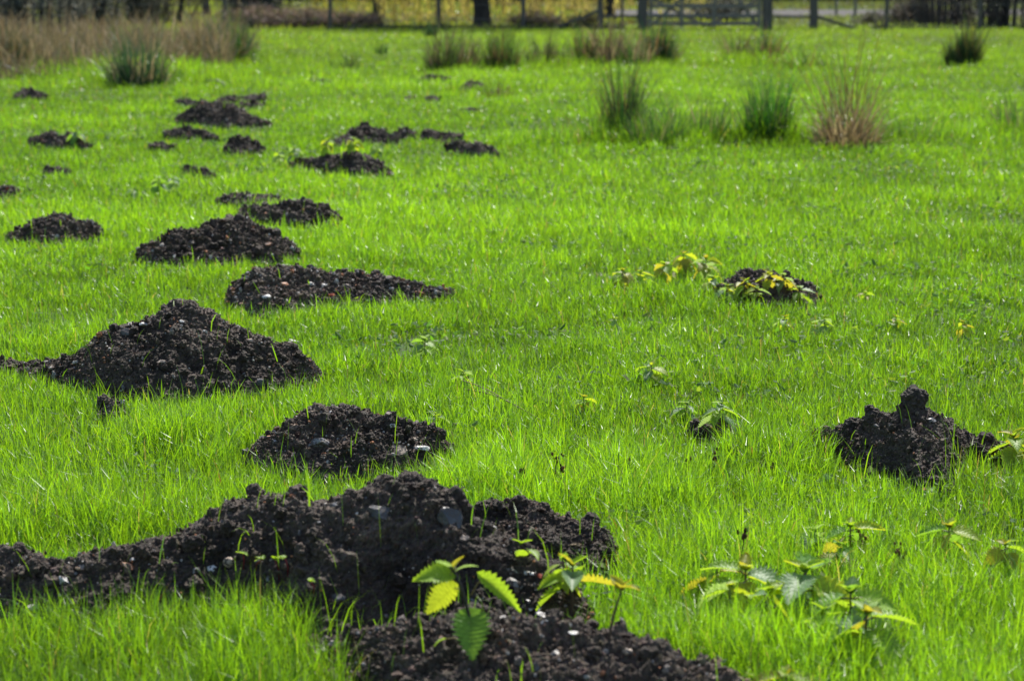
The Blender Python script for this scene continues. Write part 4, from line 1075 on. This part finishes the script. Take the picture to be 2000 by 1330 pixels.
fence('wire_fence', 'weathered post and wire fence along the far side, left of the gate',
      [(-60, .08, 1.15), (208, .07, 1.2), (445, .09, 1.25), (648, .07, 1.2), (858, .09, 1.25), (1022, .09, 1.2), (1171, .11, 1.35), (1213, .05, 1.1)],
      [((fx(1176), DF, .27), (fx(1243), DF, .27), .05), ((fx(1070), DF, .0), (fx(1166), DF, .37), .06), ((fx(1176), DF, 1.05), (fx(1243), DF, 1.05), .07)],
      (-300, 1171, (.22, .5, .8, 1.1)), 0)
fence('rail_fence', 'weathered post and rail fence on the right side of the gate',
      [(1584, .15, 1.3), (1725, .075, 1.2), (1905, .08, 1.2), (2080, .08, 1.2)],
      [((fx(1503), DF, .27), (fx(1577), DF, .26), .05), ((fx(1591), DF, .26), (fx(1665), DF, .03), .06), ((fx(1503), DF, 1.0), (fx(1577), DF, 1.0), .07)],
      (1584, 2200, (.5, .8, 1.1)), 20)
def gate_post(px, wd, label):
    mb = MB(); x = fx(px)
    mb.box((x, DF, -.3), (x, DF, 1.42), wd, wd * .95, seg=12, seed=int(px), wob=.003)
    mb.add(ICO[2][0] * [wd * .5, wd * .48, .06] + [x, DF, 1.42], None, ICO[2][1])
    tag(mb.build('gate_post', M_WOOD), label, 'gate post', 'gate posts')
gate_post(1253, .20, 'thick dark gate post on the hinge side, left of the field gate')
gate_post(1494, .19, 'thick grey gate post on the latch side, right of the field gate')
gr = bpy.data.objects.new('field_gate', None); C.objects.link(gr); gr.location = (fx(1264), DF, 0)
tag(gr, 'weathered grey wooden five-bar gate between two thick posts', 'gate')
gw = fx(1482) - fx(1264)
for i, z in enumerate((.13, .28, .47, .70, .98, 1.2)):
    mb = MB(); mb.box((.01, 0, z), (gw, 0, z), .035, .075 if i < 5 else .09, seg=12, seed=i, wob=.002); mb.build('bar', M_GATE, gr)
for i, x in enumerate((.04, .64, 1.27, gw - .04)):
    mb = MB(); mb.box((x, -.035, .06), (x, -.035, 1.25), .07, .03, seg=6, seed=i, wob=.001); mb.build('upright', M_GATE, gr)
for i, (p0, p1) in enumerate((((.05, .035, .08), (1.27, .035, 1.2)), ((gw - .05, .035, .08), (1.27, .035, 1.2)), ((.05, .07, .62), (1.1, .07, .08)), ((1.15, .07, .08), (gw - .05, .07, .6)))):
    mb = MB(); mb.box(p0, p1, .03, .065, seg=8, seed=i, wob=.002); mb.build('diagonal_brace', M_GATE, gr)
mb = MB(); mb.box((-.02, -.07, .30), (.5, -.07, .30), .012, .045); mb.build('hinge', M_WIRE, gr)
mb = MB(); mb.box((-.02, -.07, 1.18), (.5, -.07, 1.18), .012, .045); mb.build('hinge', M_WIRE, gr)
# thin posts of a second fence line behind, by the track
for i, (px, wd) in enumerate(((1627, .06), (1664, .07), (1790, .07))):
    Yp = 58.; mb = MB(); x = (px - 1000) * Yp / F
    mb.box((x, Yp, -.2), (x, Yp, 1.2), wd, wd, seg=8, seed=i, wob=.003)
    tag(mb.build('fence_post', M_GATE), ('thin post by the track, left of the three beyond the rail fence', 'thin post by the track, middle of the three beyond the rail fence', 'thin post by the track, right of the three beyond the rail fence')[i], 'fence post', 'thin posts by the track')

# ------------------------------------------------------------------ trees and shrubs beyond the fence
def leaves(mb, pts, size, col, r, cvar=.35, hang=False):
    n = len(pts)
    a = r.normal(size=(n, 3))
    if hang: a[:, :2] *= .3; a[:, 2] = 1
    a = a * 1.0; a /= np.linalg.norm(a, axis=1)[:, None]
    b = np.cross(a, r.normal(size=(n, 3))); b /= np.linalg.norm(b, axis=1)[:, None] + 1e-9
    s = (size * r.uniform(.6, 1.4, n))[:, None]
    V = np.stack([pts - a * s, pts - b * s * .35, pts + a * s, pts + b * s * .35], 1).reshape(-1, 3)
    Q = (np.arange(n) * 4)[:, None] + np.arange(4)[None]
    c = np.asarray(col, float); c = np.broadcast_to(c, (n, 3)) * r.uniform(1 - cvar, 1 + cvar, n)[:, None]
    mb.add(V, Q, None, np.repeat(c, 4, 0))
def willow(px, Y, label, seed, rad, trunk_r, strands, x_off=0, col=(.38, .33, .13), h=6.0):
    r = np.random.RandomState(seed); x = (px - 1000) * Y / F
    root = bpy.data.objects.new('willow_tree', None); C.objects.link(root); root.location = (x, Y, 0)
    tag(root, label, 'tree', 'willow trees beyond the fence')
    tb = MB()
    z = np.array([-.3, 0, .12, .35, .8, 1.6, 2.6, 3.6, 5.0])
    rr = trunk_r * np.array([1.6, 1.35, 1.12, 1.0, .95, .9, .8, .6, .3])
    tb.tube(np.stack([-.10 * np.clip(z, 0, 9) ** .6 + .02 * np.sin(z * 3), .03 * np.sin(z * 2), z], 1), rr, 14)
    for k in range(9):
        a = r.uniform(0, 6.28); z0 = r.uniform(2.2, 4.4); L = rad * r.uniform(.6, 1)
        t = np.linspace(0, 1, 8)
        tb.tube(np.stack([-.15 + L * t * math.cos(a), L * t * math.sin(a), z0 + (h - z0) * np.sin(t * 2.2) * .8], 1), np.linspace(trunk_r * .4, .02, 8), 7)
    tb.build('trunk', M_BARK, root, True)
    cb = MB()
    n = strands
    a = r.uniform(0, 6.28, n); q = rad * np.sqrt(r.rand(n) * .92 + .08)
    for k in range(n):
        bx, by = q[k] * math.cos(a[k]), q[k] * math.sin(a[k])
        z1 = h - 1.2 * (q[k] / rad) ** 2 + r.normal(0, .3); z0 = abs(r.normal(.12, .22)) + .03
        if by < .25: z0 = r.uniform(.75, 1.4)
        m = 9; t = np.linspace(0, 1, m)
        ln_ = np.stack([bx + .15 * t + .06 * np.sin(t * 6 + k), by + .05 * np.cos(t * 5 + k), z1 + (z0 - z1) * t], 1)
        cb.tube(ln_, np.linspace(.010, .004, m), 3, c=(.16, .13, .04), cap=False)
        nl = 150
        tt_ = r.rand(nl) ** .6
        P = np.stack([np.interp(tt_, t, ln_[:, i]) for i in range(3)], 1) + r.normal(0, .035, (nl, 3))
        leaves(cb, P, .038, col if r.rand() < .6 else (.28, .22, .14), r, .2, True)
    cb.build('crown', M_GRASS, root)
willow(945, 49.0, 'willow with a dark leaning trunk at the fence, hanging yellow branches', 3, 2.7, .175, 260)
willow(1190, 57.0, 'yellow hanging willow behind the fence just left of the gate', 5, 2.3, .13, 130, h=5.5)
willow(742, 55.0, 'yellowish willow behind the fence left of the dark trunk', 6, 2.1, .10, 120, h=5.2, col=(.24, .21, .05))
willow(410, 62.0, 'pale green hanging willow behind the brown rush bed', 8, 1.7, .10, 60, h=5.2, col=(.22, .28, .05))
def shrub(px, Y, w_, h_, col, stemc, label, seed, nl=9000, stems=30, leaf=.035, name='shrub', lowest=0.0):
    r = np.random.RandomState(seed); x = (px - 1000) * Y / F
    root = bpy.data.objects.new(name, None); C.objects.link(root); root.location = (x, Y, 0)
    tag(root, label, 'shrub', 'shrubs and scrub along the fence')
    sb = MB(); ends = []
    for k in range(stems):
        a = r.uniform(0, 6.28); sp = r.uniform(.1, 1); t = np.linspace(0, 1, 7)
        ex, ey, ez = w_ * sp * math.cos(a), w_ * sp * .6 * math.sin(a), h_ * r.uniform(.5, 1) * (1.1 - .5 * sp)
        ln_ = np.stack([.75 * w_ * sp * math.cos(a) + .4 * ex * t ** 1.4, .5 * w_ * sp * math.sin(a) + .4 * ey * t, ez * np.sin(t * 1.45)], 1) + r.normal(0, .02 * w_, (7, 3)) * t[:, None]
        ln_[0, 2] = -.1
        sb.tube(ln_, np.linspace(.022, .005, 7) * (1 + w_ * .4), 5, c=stemc); ends.append(ln_)
        for q in range(5):
            i = r.randint(1, 6); d = r.normal(0, 1, 3); d[2] = abs(d[2]) * .6
            tw = ln_[i] + np.outer(np.linspace(0, 1, 4), d) * r.uniform(.15, .4) * w_ * .6
            sb.tube(tw, np.linspace(.007, .003, 4), 3, c=stemc, cap=False); ends.append(np.vstack([tw, tw, tw])[:7])
    sb.build('stems', M_DRY, root)
    E = np.array(ends)
    i = r.randint(0, len(E), nl); j = r.randint(1, 7, nl)
    P = E[i, j] + r.normal(0, .07 * w_ + .03, (nl, 3))
    P[:, 2] = np.maximum(P[:, 2], lowest + .02)
    cb = MB(); leaves(cb, P, leaf, np.array(col)[r.randint(0, len(col), nl)], r)
    cb.build('foliage', M_DRY, root)
DK = [(.11, .12, .11), (.16, .17, .145), (.22, .21, .18)]
BR = [(.24, .17, .14), (.16, .13, .11), (.28, .20, .17), (.12, .15, .05)]
shrub(60, 42, 1.3, 1.9, DK, (.05, .045, .04), 'dark evergreen shrub behind the left end of the brown rush bed', 1, 8000)
shrub(165, 44, 1.2, 2.2, DK + [(.10, .11, .08)], (.06, .055, .05), 'darkest tall shrub behind the brown rush bed, left of the thin post', 2, 8000)
shrub(290, 52, 1.3, 1.8, [(.10, .11, .08), (.13, .12, .09), (.08, .08, .06)], (.1, .09, .07), 'greyish leafless shrub behind the middle of the brown rush bed', 3, 10000)
shrub(505, 53, .9, 1.7, [(.10, .11, .105), (.17, .17, .155)], (.06, .06, .055), 'dark grey shrub behind the fence right of the pale green willow', 4, 9000)
shrub(520, 48.2, .8, .38, BR, (.14, .09, .07), 'low reddish bramble patch along the fence, left end', 5, 6000, 40, .03)
shrub(605, 48.4, .7, .36, BR, (.14, .09, .07), 'low reddish bramble patch along the fence, middle', 6, 6000, 40, .03)
shrub(690, 48.6, .6, .30, BR + [(.05, .05, .05)], (.14, .09, .07), 'low bramble patch along the fence right of the thin post', 7, 4500, 34, .03)
shrub(1045, 49.5, .6, .28, BR, (.14, .10, .08), 'low dry scrub under the slanting brace', 8, 2500, 26, .03)
shrub(1140, 50.0, .45, .26, [(.10, .09, .07), (.14, .13, .05)], (.12, .10, .08), 'small grey scrub behind the slanting brace', 9, 2000, 20, .03)
shrub(1835, 49.5, 1.1, 1.6, [(.10, .09, .08), (.18, .155, .135)], (.11, .095, .085), 'bare brown bush beyond the rail fence, left of the dark forked one', 10, 2200, 45, .03)
shrub(1945, 48.3, 1.0, 1.9, [(.05, .05, .05), (.09, .08, .07)], (.05, .047, .045), 'dark forked bare bush at the top right corner', 11, 3200, 34, .035)
shrub(1775, 52, .8, .6, [(.09, .085, .07), (.13, .11, .09)], (.09, .075, .065), 'low grey-brown scrub beyond the thin right fence post', 12, 4000, 40, .03)
shrub(1690, 51, .4, .22, [(.10, .12, .07), (.16, .15, .11)], (.12, .1, .08), 'small pale scrub at the end of the slanting right rail', 13, 1500, 16, .03)
shrub(1410, 55, .9, .6, [(.16, .16, .13), (.10, .11, .08)], (.12, .11, .1), 'pale grey scrub seen through the right half of the gate', 14, 4000, 40, .03)
# ditch shade under the fence, put in as a line of dark leaves
r = np.random.RandomState(9); n = 9000
X = np.concatenate([r.uniform(-3.6, 2.2, n), r.uniform(7.0, 12, n // 2)]); n = len(X); Y = DF + r.normal(.25, .18, n)
P = np.stack([X, Y, np.abs(r.normal(0, .045, n)) * (1 + .8 * n2(X, X * 0, .5, 3)) + .01], 1)
mb = MB(); leaves(mb, P, .028, np.array([(.03, .05, .03), (.05, .045, .04), (.02, .03, .025)])[r.randint(0, 3, n)], r)
tag(mb.build('ditch_shade', M_DRY), 'ditch shade along the foot of the fence, put in as low dark leaves', 'ditch_shade', kind='stuff')
# far hedge closing the view
r = np.random.RandomState(19); n = 60000
X = r.uniform(-34, 34, n); Y = 96 + r.normal(0, 1.6, n) 
hh = 5.5 + 2.5 * n2(X, X * 0, 5, 31, 3)
P = np.stack([X, Y, hh * r.rand(n)], 1)
mb = MB(); leaves(mb, P, .22, np.array([(.05, .075, .055), (.07, .085, .07), (.035, .05, .04), (.10, .10, .09)])[r.randint(0, 4, n)], r)
tag(mb.build('far_wood', M_DRY), 'grey-green line of distant trees closing the view beyond the track', 'wood', kind='stuff')
